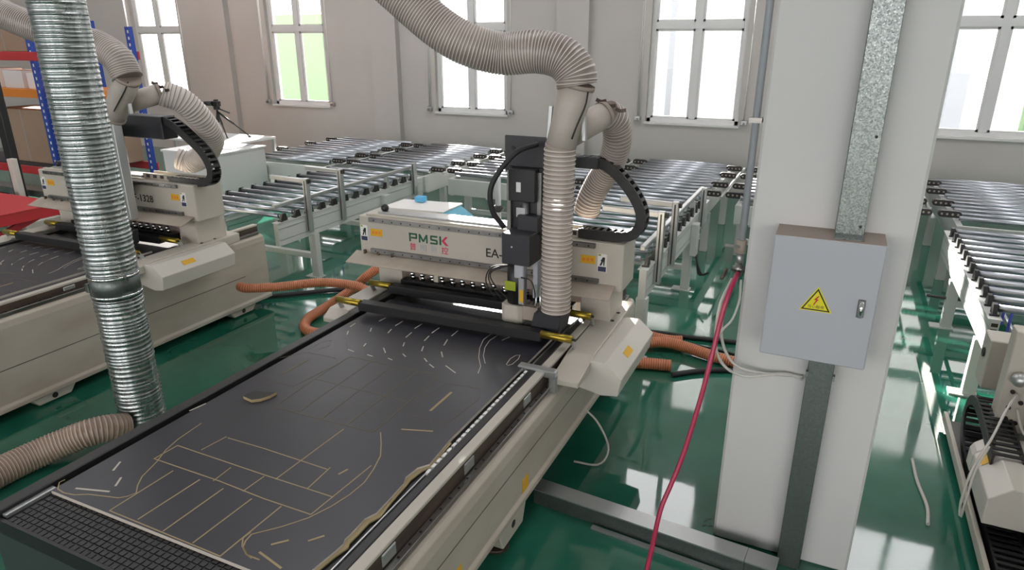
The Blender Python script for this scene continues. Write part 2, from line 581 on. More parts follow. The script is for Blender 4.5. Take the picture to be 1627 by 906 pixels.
cab = thing('electrical_cabinet', 'grey wall-mounted electrical cabinet with yellow shock warning on the pillar', 'cabinet', (0.045, 2.99, 1.215))
B('body', 'box', cab, -0.162, 0.255, 3.0, CY, 1.215, 1.755, bevel=0.006)
B('door', 'box', cab, -0.166, 0.259, 2.985, 3.0, 1.211, 1.759, bevel=0.005)
B('top_plate', 'boxtop', cab, -0.164, 0.257, 2.99, CY, 1.755, 1.76)
lt = MB()
lt.box(0.19, 0.218, 2.981, 2.985, 1.445, 1.525)
lp = lt.build('latch_plate', 'rail', cab, 0.004)
MB().tube([(0.204, 2.976, 1.45), (0.204, 2.968, 1.485), (0.204, 2.976, 1.52)], 0.0095, 10).build('latch_handle', 'chrome', lp)
wy = 2.9838
wc = (0.034, 1.482)
def tri(r, y0, y1):
    return MB().prism([(wc[0] + r * math.sin(a), wc[1] + r * math.cos(a)) for a in (0, 2 * math.pi / 3, 4 * math.pi / 3)], 'y', y0, y1)
ws = tri(0.074, 2.9835, 2.985).build('warning_sign', 'warny', cab)
ws['label'] = 'yellow triangular warning sticker with red lightning bolt'
tri(0.066, 2.983, 2.9835).build('black_border', 'ink', ws)
tri(0.055, 2.9825, 2.983).build('yellow_field', 'warny', ws)
bx, bz = wc[0] - 0.002, wc[1] + 0.012
MB().prism([(bx + 0.006, bz + 0.022), (bx - 0.010, bz + 0.002), (bx - 0.001, bz + 0.002), (bx - 0.007, bz - 0.014), (bx - 0.009, bz - 0.0135),
            (bx - 0.0085, bz - 0.022), (bx - 0.001, bz - 0.016), (bx - 0.0035, bz - 0.0155), (bx + 0.009, bz + 0.006), (bx + 0.001, bz + 0.006), (bx + 0.010, bz + 0.02)],
           'y', 2.982, 2.9825).build('lightning_bolt', 'red', ws)
text('当心触电', 0.0165, 'ink', ws, (wc[0], 2.9825, wc[1] - 0.0215), align='CENTER', depth=0.0003)

tk = thing('cable_trunking', 'speckled galvanised cable trunking running up from the grey cabinet', 'trunking', (0.115, CY, 1.76))
B('channel', 'galv', tk, 0.062, 0.174, 3.115, CY, 1.755, 5.5, bevel=0.002)
fl = B('flange', 'galv', tk, 0.062, 0.174, 3.02, 3.115, 1.761, 1.765)
B('mounting_plate', 'galv', tk, 0.064, 0.172, 3.108, 3.115, 1.765, 2.19)
for z in (1.80, 2.17):
    MB().cyl((0.155, 3.108, z), (0.155, 3.103, z), 0.006, 8).build('screw', 'ink', tk)
tk2 = thing('cable_trunking', 'dull galvanised cable trunking between the grey cabinet and the floor', 'trunking', (0.1, CY, 0))
B('channel', 'galvd', tk2, 0.044, 0.152, 3.115, CY, 0.0, 1.213, bevel=0.002)
for sx in (0.038, 0.15):
    B('clip', 'rail', tk2, sx, sx + 0.01, 3.09, 3.115, 1.085, 1.11)

# trunking lying on the floor, turned a little
a0 = R(-4.5)
def rt(v):
    d = v - Vector((-0.11, 2.99, 0))
    return Vector((-0.11 + d.x * math.cos(a0) - d.y * math.sin(a0), 2.99 + d.x * math.sin(a0) + d.y * math.cos(a0), v.z))
ft = thing('floor_trunking', 'long galvanised cable trunking lying on the green floor beside the pillar', 'trunking', (-0.7, 3.0, 0))
B('duct', 'galvd', ft, -1.28, -0.10, 2.95, 3.05, 0, 0.092, xf=rt)
B('lid', 'alu', ft, -1.285, -0.10, 2.945, 3.055, 0.092, 0.1, xf=rt)
B('duct', 'galvd', ft, -0.098, 0.05, 2.95, 3.05, 0, 0.092, xf=rt)
B('lid', 'alu', ft, -0.098, 0.05, 2.945, 3.055, 0.092, 0.1, xf=rt)
B('kick_strip', 'alu', ft, -0.9, -0.1, 2.90, 2.93, 0, 0.012, xf=rt)

# compressed-air drop pipe
ap = thing('air_pipe', 'grey vertical compressed-air pipe with valve beside the pillar', 'pipe', (-0.325, 3.25, 1.5))
MB().cyl((-0.322, 3.25, 1.62), (-0.322, 3.25, 5.6), 0.0165, 14).build('pipe', 'pipegrey', ap)
va = MB().cyl((-0.322, 3.25, 1.585), (-0.322, 3.25, 1.65), 0.024, 12).build('valve', 'boxtop', ap)
MB().bar((-0.322, 3.23, 1.62), (-0.39, 3.2, 1.63), 0.006, 0.012).build('valve_lever', 'rail', va)
MB().cyl((-0.322, 3.25, 1.53), (-0.322, 3.25, 1.585), 0.015, 10).build('nipple', 'alu', ap)
mf = MB().cyl((-0.35, 3.25, 1.505), (-0.29, 3.25, 1.505), 0.016, 10).cyl((-0.322, 3.25, 1.47), (-0.322, 3.25, 1.535), 0.018, 10)
mf.build('manifold', 'rail', ap)
for dx in (-0.045, 0.012):
    MB().cyl((-0.33 + dx, 3.24, 1.5), (-0.345 + dx, 3.2, 1.46), 0.009, 8).build('fitting', 'rust', ap)
cl = MB().cyl((-0.345, 3.25, 2.2), (-0.28, 3.25, 2.2), 0.008, 8).box(-0.35, -0.295, 3.225, 3.275, 2.19, 2.212).build('pipe_clamp', 'rail', ap)

tag(MB().tube(catmull([(-0.318, 3.2, 1.5), (-0.335, 3.12, 1.44), (-0.355, 3.08, 1.32), (-0.374, 3.02, 1.12), (-0.40, 2.97, 0.9), (-0.44, 2.91, 0.65), (-0.475, 2.86, 0.5),
                       (-0.505, 2.8, 0.38), (-0.51, 2.7, 0.25), (-0.507, 2.58, 0.16), (-0.49, 2.4, 0.03), (-0.45, 2.2, 0.013), (-0.3, 1.7, 0.013)], 0.03), 0.0115, 10).build('air_hose', 'redhose'),
    'red rubber air hose hanging from the pipe valve to the floor', 'hose')
for pts, lb in ((((-0.34, 3.2, 1.47), (-0.372, 3.12, 1.36), (-0.375, 3.1, 1.2), (-0.35, 3.1, 1.10), (-0.29, 3.1, 1.04), (-0.2, 3.12, 1.02), (-0.05, 3.16, 1.05), (0.03, 3.172, 1.03)), 'lower'),
                (((-0.325, 3.2, 1.47), (-0.352, 3.14, 1.37), (-0.355, 3.12, 1.24), (-0.325, 3.12, 1.13), (-0.26, 3.12, 1.06), (-0.15, 3.14, 1.04), (0.03, 3.175, 1.045)), 'upper'),):
    tag(MB().tube(catmull(pts, 0.02), 0.0075, 8).build('air_tube', 'tube'), 'clear plastic air tube looping %s across the pillar front from the manifold' % lb, 'tube', 'clear air tubes on the pillar')
tag(MB().tube(catmull([(-0.30, 3.2, 1.47), (-0.292, 3.15, 1.38), (-0.31, 3.1, 1.30), (-0.345, 3.08, 1.25), (-0.375, 3.07, 1.17)], 0.02), 0.006, 8).build('air_tube', 'tube'),
    'short clear plastic air tube curling below the pipe manifold', 'tube')
MARK = MB()
for dx, dy, q in ((-0.33, 3.32, 0.5), (-0.345, 3.29, 1.2), (-0.32, 3.265, 0.2), (-0.35, 3.25, 0.9)):
    MARK.bar((dx, dy, 0.0006), (dx + 0.02 * math.cos(q), dy + 0.02 * math.sin(q), 0.0006), 0.006, 0.0008)
S(MARK.build('trim_6', 'ink'))


# ============================================================ CNC routers
YC = 4.0


def gxf(ox, yaw=1.4):
    c, s = math.cos(R(yaw)), math.sin(R(yaw))
    def f(v):
        x, y = v.x - ox, v.y - YC
        return Vector((ox + x * c - y * s, YC + x * s + y * c, v.z))
    return f


def chain(parent, path, wid, h=0.05, pitch=0.045):
    """energy chain along a path in the xz plane at a given y; every link an object that shares one mesh"""
    P = catmull(path, pitch)
    l = MB()
    for s in (-1, 1):
        l.box(-pitch * 0.55, pitch * 0.55, s * wid / 2 - 0.006, s * wid / 2 + 0.006, -h / 2, h / 2)
    l.box(-pitch * 0.22, pitch * 0.22, -wid / 2, wid / 2, h / 2 - 0.008, h / 2 + 0.002)
    l.box(-pitch * 0.22, pitch * 0.22, -wid / 2, wid / 2, -h / 2 - 0.002, -h / 2 + 0.006)
    src = None
    off = wloc(parent)
    for i in range(len(P) - 1):
        d = P[i + 1] - P[i]
        c = (P[i] + P[i + 1]) / 2
        xa = d.normalized()
        # keep y across for paths in xz; x across for paths in yz
        ac = Vector((0, 1, 0)) if abs(d.y) < 0.7 * d.length else Vector((-1, 0, 0))
        if parent.get('across') == 'x': ac = Vector((-1, 0, 0))
        za = xa.cross(ac).normalized()
        mw = Matrix((xa, ac, za)).transposed().to_4x4()
        mw.translation = c - off
        if src is None:
            src = l.build('chain_link', 'black', parent)
            src.matrix_local = mw
            # mesh was built relative to the parent, bring it back to its own centre
            for v in src.data.vertices: v.co += off
        else:
            share(src, 'chain_link', parent, mw)


def sticker(parent, x, y, z, kind, xf=None):
    if kind == 'yellow':
        s = B('warning_label', 'yellow', parent, x, x + 0.1, y - 0.002, y, z, z + 0.055, xf)
        for k in range(3):
            B('label_print', 'rackorange', s, x + 0.012 + k * 0.028, x + 0.032 + k * 0.028, y - 0.0025, y - 0.002, z + 0.016, z + 0.038, xf)
    else:
        s = B('safety_label', 'paper', parent, x, x + 0.062, y - 0.002, y, z - 0.04, z + 0.08, xf)
        B('label_print', 'lime', s, x + 0.004, x + 0.022, y - 0.0025, y - 0.002, z + 0.066, z + 0.078, xf)
        B('label_print', 'navy', s, x + 0.004, x + 0.058, y - 0.0025, y - 0.002, z - 0.038, z - 0.005, xf)
        MB(xf).prism([(x + 0.014, z + 0.002), (x + 0.026, z + 0.03), (x + 0.02, z + 0.034), (x + 0.035, z + 0.06), (x + 0.05, z + 0.058), (x + 0.046, z + 0.002),
                      (x + 0.04, z + 0.002), (x + 0.038, z + 0.03), (x + 0.026, z + 0.002)], 'y', y - 0.0025, y - 0.002).build('label_figure', 'ink', s)


def router(ox, label, top, ledge, seam, lip, foot, beam_dz, head, front):
    r = thing('cnc_router', label, 'machine', (ox, 3.0, 0))
    X = lambda v: ox + v
    dz = top - 0.78
    Y0, Y1 = 1.14, 4.85
    # ---- bed: one welded body, side faces, ledges and lips
    for s in (-1, 1):
        poly = [(0.795, ledge + 0.005), (0.845, ledge), (0.862, ledge - 0.015), (0.870, ledge - 0.06), (0.870, lip + 0.05), (0.885, lip + 0.03), (0.885, lip), (0.70, lip), (0.70, ledge + 0.005)]
        b = MB().prism([(X(s * p), q) for p, q in poly], 'y', Y0 + (0.05 if s > 0 else 0.5), Y1).build('side_beam', 'whited', r, 0.003)
        B('panel_seam', 'rust', b, *sorted((X(s * 0.868), X(s * 0.8705))), Y0 + 0.06, Y1 - 0.3, seam, seam + 0.006)
        rl = B('linear_rail', 'rail', b, *sorted((X(s * 0.797), X(s * 0.828))), Y0 + (0.08 if s > 0 else 0.5), Y1 - 0.02, ledge + 0.005, ledge + 0.032, bevel=0.003)
        h = None
        for k in range(40):
            yk = 1.7 + k * 0.078
            o = MB().cyl((X(s * 0.8125), yk, ledge + 0.032), (X(s * 0.8125), yk, ledge + 0.0335), 0.006, 8)
            if h is None:
                h = o.build('rail_bolt', 'ink', b)
            else:
                share(h, 'rail_bolt', b, Matrix.Translation((0, k * 0.078, 0)))
        B('rack_wall', 'rust', b, *sorted((X(s * 0.755), X(s * 0.795))), Y0 + (0.02 if s > 0 else 0.5), Y1, lip + 0.2, top - 0.022)
        if s > 0: B('top_strip', 'white', b, X(0.745), X(0.797), Y0 + 0.02, Y1, top - 0.022, top - 0.004, bevel=0.003)
        for yk in (2.45, 4.3) if s > 0 else (1.5, 4.3):
            fo = MB().prism([(yk, lip + 0.01), (yk + 0.36, lip + 0.01), (yk + 0.30, foot), (yk + 0.06, foot)], 'x', X(s * 0.66), X(s * 0.862)).build('foot', 'white', r, 0.006)
            MB().cyl((X(s * 0.8615), yk + 0.18, (lip + foot) / 2), (X(s * 0.8635), yk + 0.18, (lip + foot) / 2), 0.022, 14).build('foot_hole', 'ink', fo)
            if foot > 0.02:
                MB().cyl((X(s * 0.76), yk + 0.18, 0.0), (X(s * 0.76), yk + 0.18, 0.018), 0.07, 16).cyl((X(s * 0.76), yk + 0.18, 0.0), (X(s * 0.76), yk + 0.18, foot + 0.02), 0.018, 10).build('levelling_pad', 'rust', r)
        if s > 0:
            if front: B('warning_label', 'yellow', b, X(0.870), X(0.8715), 1.95, 2.07, lip + 0.05, lip + 0.13)
            for yk in (1.62, 2.25, 2.9):
                B('table_bracket', 'alu', b, X(0.78), X(0.80), yk, yk + 0.09, ledge + 0.04, top - 0.03, bevel=0.004)
            if front: B('warning_label', 'yellow', b, X(0.870), X(0.8715), 2.72, 2.8, lip + 0.03, lip + 0.13)
    B('cross_member', 'white', r, X(-0.7), X(0.7), Y1 - 0.25, Y1 - 0.05, lip, ledge, bevel=0.004)
    B('base_panel', 'dark', r, X(-0.66), X(0.66), Y0 + 0.4, Y1 - 0.3, foot + 0.01, ledge - 0.12)  # dark box added under the bed to block sun leaking through
    B('front_cover', 'frontc', r, X(-0.74), X(0.74), Y0 + 0.0, Y0 + 0.03, lip, top - 0.08, bevel=0.004)  # plain dark green-grey panel below the table's front edge
    B('cross_member', 'white', r, X(-0.7), X(0.7), Y0 + 0.1, Y0 + 0.3, lip, ledge - 0.1, bevel=0.004)
    # ---- vacuum table
    t = B('table', 'phenol', r, X(-0.70), X(0.70), Y0 + 0.01, 4.1, top - 0.075, top - 0.022)
    B('front_edge', 'black', r, X(-0.72), X(0.745), Y0 - 0.004, Y0 + 0.01, top - 0.08, top - 0.012)
    B('side_frame', 'black', r, X(-0.745), X(-0.68), Y0, 4.1, top - 0.07, top + 0.012, bevel=0.004)
    B('side_frame', 'black', r, X(0.705), X(0.745), Y0, 4.1, top - 0.07, top - 0.002, bevel=0.004)
    B('edge_strip', 'alu', r, X(-0.68), X(-0.655), Y0 + 0.02, 1.36, top - 0.022, top - 0.004, bevel=0.002)
    B('edge_strip', 'alu', r, X(0.683), X(0.689), Y0 + 0.02, 4.1, top - 0.03, top - 0.014)
    gr = MB()
    for i in range(42):
        for j in range(9):
            xa, ya = X(-0.64 + i * 0.0312), 1.155 + j * 0.0285
            gr.box(xa, xa + 0.0255, ya, ya + 0.0225, top - 0.022, top - 0.0185)
    gr.build('grid_cells', 'phenol', t, kind='stuff')
    # brush strip of small clamps in the trough
    if front:
        br = MB()
        for k in range(26):
            br.box(X(0.688), X(0.703), 2.1 + k * 0.045, 2.128 + k * 0.045, top - 0.022, top - 0.004)
        br.build('vacuum_slots', 'paper', r, kind='stuff')
    # ---- gantry
    G = gxf(ox)
    zb, zt = 1.0 + beam_dz, 1.315 + beam_dz
    bm_ = B('gantry_beam', 'white', r, X(-1.03), X(0.985), YC, YC + 0.3, zb, zt, G, 0.006)
    for z, x1 in ((zt - 0.035, 0.80), (zb + 0.045, 0.83)):
        B('linear_rail', 'rail', bm_, X(-0.93), X(x1), YC - 0.026, YC, z, z + 0.032, G, 0.003)
        h = None
        for k in range(22):
            MBx = MB(G).cyl((X(-0.88 + k * 0.078), YC - 0.026, z + 0.016), (X(-0.88 + k * 0.078), YC - 0.0275, z + 0.016), 0.0058, 8)
            if h is None: h = MBx.build('rail_bolt', 'ink', bm_)
            else: share(h, 'rail_bolt', bm_, Matrix.Translation(G(Vector((ox + k * 0.078, YC, 0))) - Vector((ox, YC, 0)) - (G(Vector((ox, YC, 0))) - Vector((ox, YC, 0)))))
    B('top_cover', 'alu', bm_, X(-0.9), X(0.3), YC + 0.06, YC + 0.16, zt, zt + 0.028, G, 0.004)
    B('top_ridge', 'white', bm_, X(-0.98), X(0.36), YC + 0.02, YC + 0.05, zt, zt + 0.016, G, 0.003)
    ct = MB(G).box(X(0.30), X(0.97), YC + 0.08, YC + 0.2, zt, zt + 0.006).box(X(0.30), X(0.97), YC + 0.08, YC + 0.086, zt + 0.006, zt + 0.05).box(X(0.30), X(0.97), YC + 0.194, YC + 0.2, zt + 0.006, zt + 0.05)
    ctr = ct.build('chain_tray', 'whited', r)
    for k in range(7):
        B('tray_slot', 'ink', ctr, X(0.34 + k * 0.085), X(0.385 + k * 0.085), YC + 0.0785, YC + 0.08, zt + 0.012, zt + 0.04, G)
    MB(G).sphere((X(-0.86), YC + 0.1, zt + 0.05), 0.03, 10).cyl((X(-0.86), YC + 0.1, zt), (X(-0.86), YC + 0.1, zt + 0.04), 0.012, 8).build('end_stop', 'black', bm_)
    # splash shield below the beam
    MB(G).prism([(YC, zb + 0.035), (YC - 0.145, zb - 0.015), (YC - 0.147, zb - 0.009), (YC - 0.002, zb + 0.042)], 'x', X(-1.07), X(0.94)).build('shield_plate', 'dusty', r)
    for k in range(3):
        MB(G).cyl((X(-0.98 + 0.12 * k), YC - 0.02, zb + 0.02), (X(-0.98 + 0.12 * k), YC - 0.02, zb + 0.06), 0.012, 8).build('shield_knob', 'rust', r)
    B('back_plate', 'boxtop', r, X(-0.72), X(0.70), YC + 0.12, YC + 0.14, top + 0.06, zb, G)
    # legs and carriages
    for s in (-1, 1):
        lg = B('gantry_leg', 'white', r, *sorted((X(s * 0.70), X(s * 0.905))), YC + 0.03, YC + 0.36, ledge + 0.09, zb, G, 0.006)
        cp = MB(G).prism([(3.20 if s > 0 else 3.42, ledge + 0.04), (3.20 if s > 0 else 3.42, ledge + 0.075), (3.5, ledge + 0.12), (4.45, ledge + 0.12), (4.45, ledge + 0.04)], 'x', *sorted((X(s * 0.80), X(s * 0.965)))).build('carriage', 'white', r, 0.005)
        for k, (bx_, by_) in enumerate(((0.84, 4.05), (0.84, 4.2), (0.92, 4.05), (0.92, 4.2), (0.88, 4.36))):
            MB(G).cyl((X(s * bx_), by_, ledge + 0.12), (X(s * bx_), by_, ledge + 0.124), 0.013, 10).build('bolt', 'ink', cp)
        # motor cover: a hexagonal prism along the travel
        zc = ledge + 0.1
        mpoly = [(0.885, zc - 0.17), (0.885, zc - 0.02), (0.985, zc + 0.01), (1.07, zc + 0.015), (1.17, zc - 0.07), (1.15, zc - 0.185), (1.05, zc - 0.20)]
        if s > 0:
            mc = MB().prism([(X(p_), q_) for p_, q_ in mpoly], 'y', 3.45, 4.2).build('motor_cover', 'cover', r, 0.004)
            mid = Vector((X(1.12), 3.75, zc - 0.0275))
            nrm = Vector((0.085, 0, 0.1)).normalized()
            MB().bar(mid + nrm * 0.0015 + Vector((0, -0.06, 0)), mid + nrm * 0.0015 + Vector((0, 0.06, 0)), 0.045, 0.002, up=nrm).build('warning_label', 'yellow', mc)
    B('hold_bracket', 'alu', r, X(0.63), X(0.86), 3.18, 3.235, ledge + 0.09, ledge + 0.135, bevel=0.006)
    B('hold_bracket_leg', 'alu', r, X(0.82), X(0.86), 3.19, 3.23, ledge, ledge + 0.09)
    for (xa, xb, yy) in ((-0.87, -0.67, 3.47), (-0.87, -0.68, 3.85), (0.635, 0.84, 3.515), (0.615, 0.825, 3.91)):
        rr = MB().cyl((X(xa), yy, top + 0.07), (X(xb), yy, top + 0.07), 0.024, 14).build('press_roller', 'brass', r)
        xe = xa if xa < 0 else xb
        MB().bar((X(xe), yy, top + 0.07), (X(xe), yy + 0.05, ledge + 0.1), 0.012, 0.03).build('roller_arm', 'alu', rr)
        MB().cyl((X(xa) - 0.015, yy, top + 0.07), (X(xb) + 0.015, yy, top + 0.07), 0.009, 8).build('roller_axle', 'ink', rr)
    for (xa, ya, xb, yb) in ((-0.68, 3.48, 0.64, 3.53), (-0.69, 3.85, 0.62, 3.92)):
        MB().bar((X(xa), ya, top + 0.055), (X(xb), yb, top + 0.055), 0.075, 0.06).build('press_bar', 'black', r, 0.004)
    for k in range(15):
        xk = -0.60 + k * 0.083
        c = MB(G).cyl((X(xk), YC + 0.03, top + 0.085), (X(xk), YC + 0.03, top + 0.12), 0.017, 10).sphere((X(xk), YC + 0.02, top + 0.13), 0.022, 8)
        c.build('pop_up_pin', 'chrome', r)
    B('pin_bar', 'black', r, X(-0.68), X(0.66), YC - 0.02, YC + 0.06, top + 0.02, top + 0.085, G)
    for k in range(5):
        MB(G).cyl((X(0.06 + k * 0.105), YC + 0.12, top + 0.17), (X(0.06 + k * 0.105), YC + 0.05, top + 0.17), 0.016, 8).build('valve_knob', 'ink', r)
    for k in range(2):
        B('pin_cylinder', 'white', r, X(-0.54 + k * 0.12), X(-0.505 + k * 0.12), YC + 0.02, YC + 0.055, top + 0.09, top + 0.2, G)
    # ---- print on the beam
    if front:
        for x_, strokes in ((-0.600, [((0.008, 0.2), (0.008, 1)), ((0, 0.93), (0.066, 0.93)), ((0.062, 0.98), (0.062, 0.42)), ((0.018, 0.47), (0.066, 0.47)), ((0.008, 0), (0.008, 0.25))]),
                            (-0.520, [((0.008, 0), (0.008, 1)), ((0.008, 0.98), (0.038, 0.15)), ((0.038, 0.15), (0.068, 0.98)), ((0.068, 1), (0.068, 0))]),
                            (-0.425, [((0.06, 0.92), (0.006, 0.92)), ((0.008, 0.95), (0.008, 0.52)), ((0.004, 0.52), (0.058, 0.45)), ((0.055, 0.48), (0.055, 0.06)), ((0.058, 0.08), (0.0, 0.08))])):
            lt_ = MB(G)
            for (a_, b_), (c_, d_) in strokes:
                lt_.bar((X(x_ + a_), YC - 0.001, zb + 0.165 + 0.062 * b_), (X(x_ + c_), YC - 0.001, zb + 0.165 + 0.062 * d_), 0.002, 0.013, up=(0, 0, 1) if abs(c_ - a_) > 0.02 else (1, 0, 0))
            lt_.build('lettering', 'green', bm_)
        B('lettering', 'green', bm_, X(-0.349), X(-0.335), YC - 0.0025, YC, zb + 0.165, zb + 0.229, G)
        MB(G).prism([(X(-0.282), zb + 0.229), (X(-0.30), zb + 0.229), (X(-0.333), zb + 0.197), (X(-0.30), zb + 0.165), (X(-0.277), zb + 0.165), (X(-0.31), zb + 0.197)], 'y', YC - 0.0025, YC).build('logo_chevron', 'logored', bm_)
        for k, ch in enumerate('普明数控'):
            text(ch, 0.058, 'logored' if k in (0, 3) else 'box', bm_, (X(-0.60 + k * 0.088), YC - 0.001, zb + 0.105), xf=G)
    text('EA-F-1328', 0.088, 'ink', bm_, (X(0.012 if front else 0.10), YC - 0.001, zb + 0.125), xf=G, sx=1.0, bold=0.0006)
    sticker(bm_, X(-0.93), YC, zb + 0.17, 'yellow', G)
    sticker(bm_, X(-1.02), YC, zb + 0.165, 'blue', G)
    sticker(bm_, X(0.70), YC, zb + 0.17, 'yellow', G)
    sticker(bm_, X(0.815), YC, zb + 0.165, 'blue', G)
    return r, G, zb, zt


OX1, OX2 = -5.84, -2.08
r2, G2, zb2, zt2 = router(OX2, 'white wood-cutting router in the foreground with a dark sheet on its table', 0.78, 0.655, 0.50, 0.25, 0.10, 0.0, 0.0, True)
r1, G1, zb1, zt1 = router(OX1, 'white wood-cutting router at left, partly behind the galvanised duct', 0.83, 0.73, 0.38, 0.085, 0.015, 0.06, 0.0, False)


# ---- tool heads
def head(r, hx, dz, chain_path, arm):
    h = B('head_slide', 'dark', r, hx - 0.13, hx + 0.13, 3.80, 3.94, 1.22 + dz, 1.80 + dz, bevel=0.004)
    B('slide_rail', 'rail', h, hx - 0.115, hx - 0.09, 3.775, 3.80, 1.24 + dz, 1.78 + dz)
    B('slide_rail', 'rail', h, hx + 0.09, hx + 0.115, 3.775, 3.80, 1.24 + dz, 1.78 + dz)
    MB().cyl((hx + 0.01, 3.78, 1.3 + dz), (hx + 0.01, 3.78, 1.6 + dz), 0.022, 12).build('ball_screw', 'alu', h)
    B('motor', 'black', h, hx - 0.09, hx + 0.09, 3.74, 3.82, 1.60 + dz, 1.80 + dz, bevel=0.004)
    B('motor_label', 'paper', h, hx - 0.035, hx - 0.005, 3.737, 3.74, 1.66 + dz, 1.72 + dz)
    B('motor', 'dark', h, hx - 0.02, hx + 0.12, 3.72, 3.8, 1.40 + dz, 1.52 + dz, bevel=0.004)
    B('bracket', 'alu', h, hx - 0.04, hx + 0.02, 3.75, 3.78, 1.5 + dz, 1.56 + dz)
    if arm:
        bp = B('head_panel', 'dark', r, hx - 0.16, hx + 0.18, 3.84, 3.855, 1.76 + dz, 1.985 + dz, bevel=0.004)
        MB().cyl((hx - 0.1, 3.839, 1.91 + dz), (hx - 0.1, 3.835, 1.91 + dz), 0.012, 10).build('cable_gland', 'ink', bp)
    jb = B('junction_box', 'dark', r, hx - 0.07, hx + 0.12, 3.60, 3.76, 1.235 + dz, 1.43 + dz, bevel=0.005)
    MB().cyl((hx + 0.0, 3.6, 1.35 + dz), (hx + 0.0, 3.597, 1.35 + dz), 0.006, 8).build('screw', 'chrome', jb)
    sb = MB().cyl((hx - 0.02, 3.72, 0.94 + dz), (hx - 0.02, 3.72, 1.24 + dz), 0.062, 16).build('spindle', 'black', r)
    B('spindle_label', 'lime', sb, hx - 0.075, hx + 0.0, 3.652, 3.66, 1.045 + dz, 1.105 + dz)
    B('spindle_clamp', 'alu', sb, hx + 0.02, hx + 0.06, 3.65, 3.7, 0.96 + dz, 1.22 + dz, bevel=0.004)
    B('spindle_label', 'yellow', sb, hx + 0.03, hx + 0.055, 3.647, 3.65, 0.98 + dz, 1.06 + dz)
    B('clamp_block', 'box', sb, hx + 0.0, hx + 0.065, 3.63, 3.68, 1.14 + dz, 1.23 + dz, bevel=0.006)
    MB().prism([(hx - 0.10 + 0.1 * 0 + p, 3.72 + q) for p, q in ((0, -0.06), (0.03, -0.085), (0.12, -0.085), (0.15, -0.06), (0.15, 0.06), (0, 0.06))], 'z', 0.83 + dz, 0.95 + dz).build('dust_cap', 'white', r, 0.004)
    B('tool_bank', 'boxtop', r, hx + 0.05, hx + 0.15, 3.66, 3.76, 0.86 + dz, 0.95 + dz)
    for k in range(2):
        MB().cyl((hx + 0.13 + k * 0.03, 3.68, 0.83 + dz), (hx + 0.13 + k * 0.03, 3.68, 1.1 + dz), 0.007, 8).build('guide_rod', 'chrome', r)
    B('side_panel', 'box', r, hx + 0.1, hx + 0.13, 3.7, 3.82, 1.0 + dz, 1.24 + dz)
    hood = MB().prism([(hx + 0.13, 0.83 + dz), (hx + 0.32, 0.83 + dz), (hx + 0.34, 0.955 + dz), (hx + 0.16, 0.955 + dz)], 'y', 3.58, 3.76)
    hood.build('dust_hood', 'dark', r, 0.006)
    for pts in (((hx + 0.08, 3.79, 1.95 + dz), (hx - 0.02, 3.68, 1.90 + dz), (hx - 0.14, 3.62, 1.72 + dz), (hx - 0.14, 3.62, 1.56 + dz), (hx - 0.08, 3.66, 1.45 + dz)),):
        MB().tube(catmull(pts, 0.02), 0.017, 10).build('cable', 'rubber', r)
    for k, q in enumerate((0.0, 0.05, 0.1)):
        MB().tube(catmull([(hx - 0.03, 3.63, 1.22 + dz), (hx - 0.14, 3.6, 1.2 + dz - q * 0.3), (hx - 0.18 + q * 0.5, 3.6, 1.1 + dz), (hx - 0.13 + q, 3.63, 0.98 + dz)], 0.02), 0.0045, 6).build('cable', 'rubber', r)
    MB().tube(catmull([(hx + 0.05, 3.63, 1.15 + dz), (hx + 0.13, 3.6, 1.15 + dz), (hx + 0.15, 3.62, 1.05 + dz), (hx + 0.12, 3.66, 0.97 + dz)], 0.02), 0.0045, 6).build('cable', 'rubber', r)
    # arm and energy chain
    cc = thing('cable_chain', None, None, (hx + 0.3, 4.12, zb2 + dz))
    cc.parent = r
    cc.location = Vector((hx + 0.3, 4.12, zb2 + dz)) - wloc(r)
    chain(cc, chain_path, 0.085, 0.062, 0.048)
    return h


head(r2, -1.68, 0.0, [(-1.50, 4.12, 1.81), (-1.40, 4.12, 1.815), (-1.29, 4.12, 1.81), (-1.20, 4.12, 1.76), (-1.10, 4.12, 1.66), (-1.03, 4.12, 1.55), (-1.015, 4.12, 1.46), (-1.05, 4.12, 1.385),
                      (-1.13, 4.12, 1.355), (-1.3, 4.12, 1.35), (-1.42, 4.12, 1.35)], True)
arm2 = B('chain_arm', 'dark', r2, -1.54, -1.30, 4.06, 4.18, 1.775, 1.845, bevel=0.004)
head(r1, -5.62, 0.06, [(-5.16, 4.12, 1.90), (-5.05, 4.12, 1.86), (-4.9, 4.12, 1.76), (-4.77, 4.12, 1.66), (-4.70, 4.12, 1.55), (-4.695, 4.12, 1.47), (-4.74, 4.12, 1.41), (-4.85, 4.12, 1.39),
                       (-5.0, 4.12, 1.385), (-5.2, 4.12, 1.385)], False)
B('chain_arm', 'dark', r1, -5.80, -5.15, 4.05, 4.2, 1.74, 1.93, bevel=0.006)
B('head_column', 'alu', r1, -5.42, -5.30, 3.72, 3.80, 1.1, 1.9, bevel=0.004)

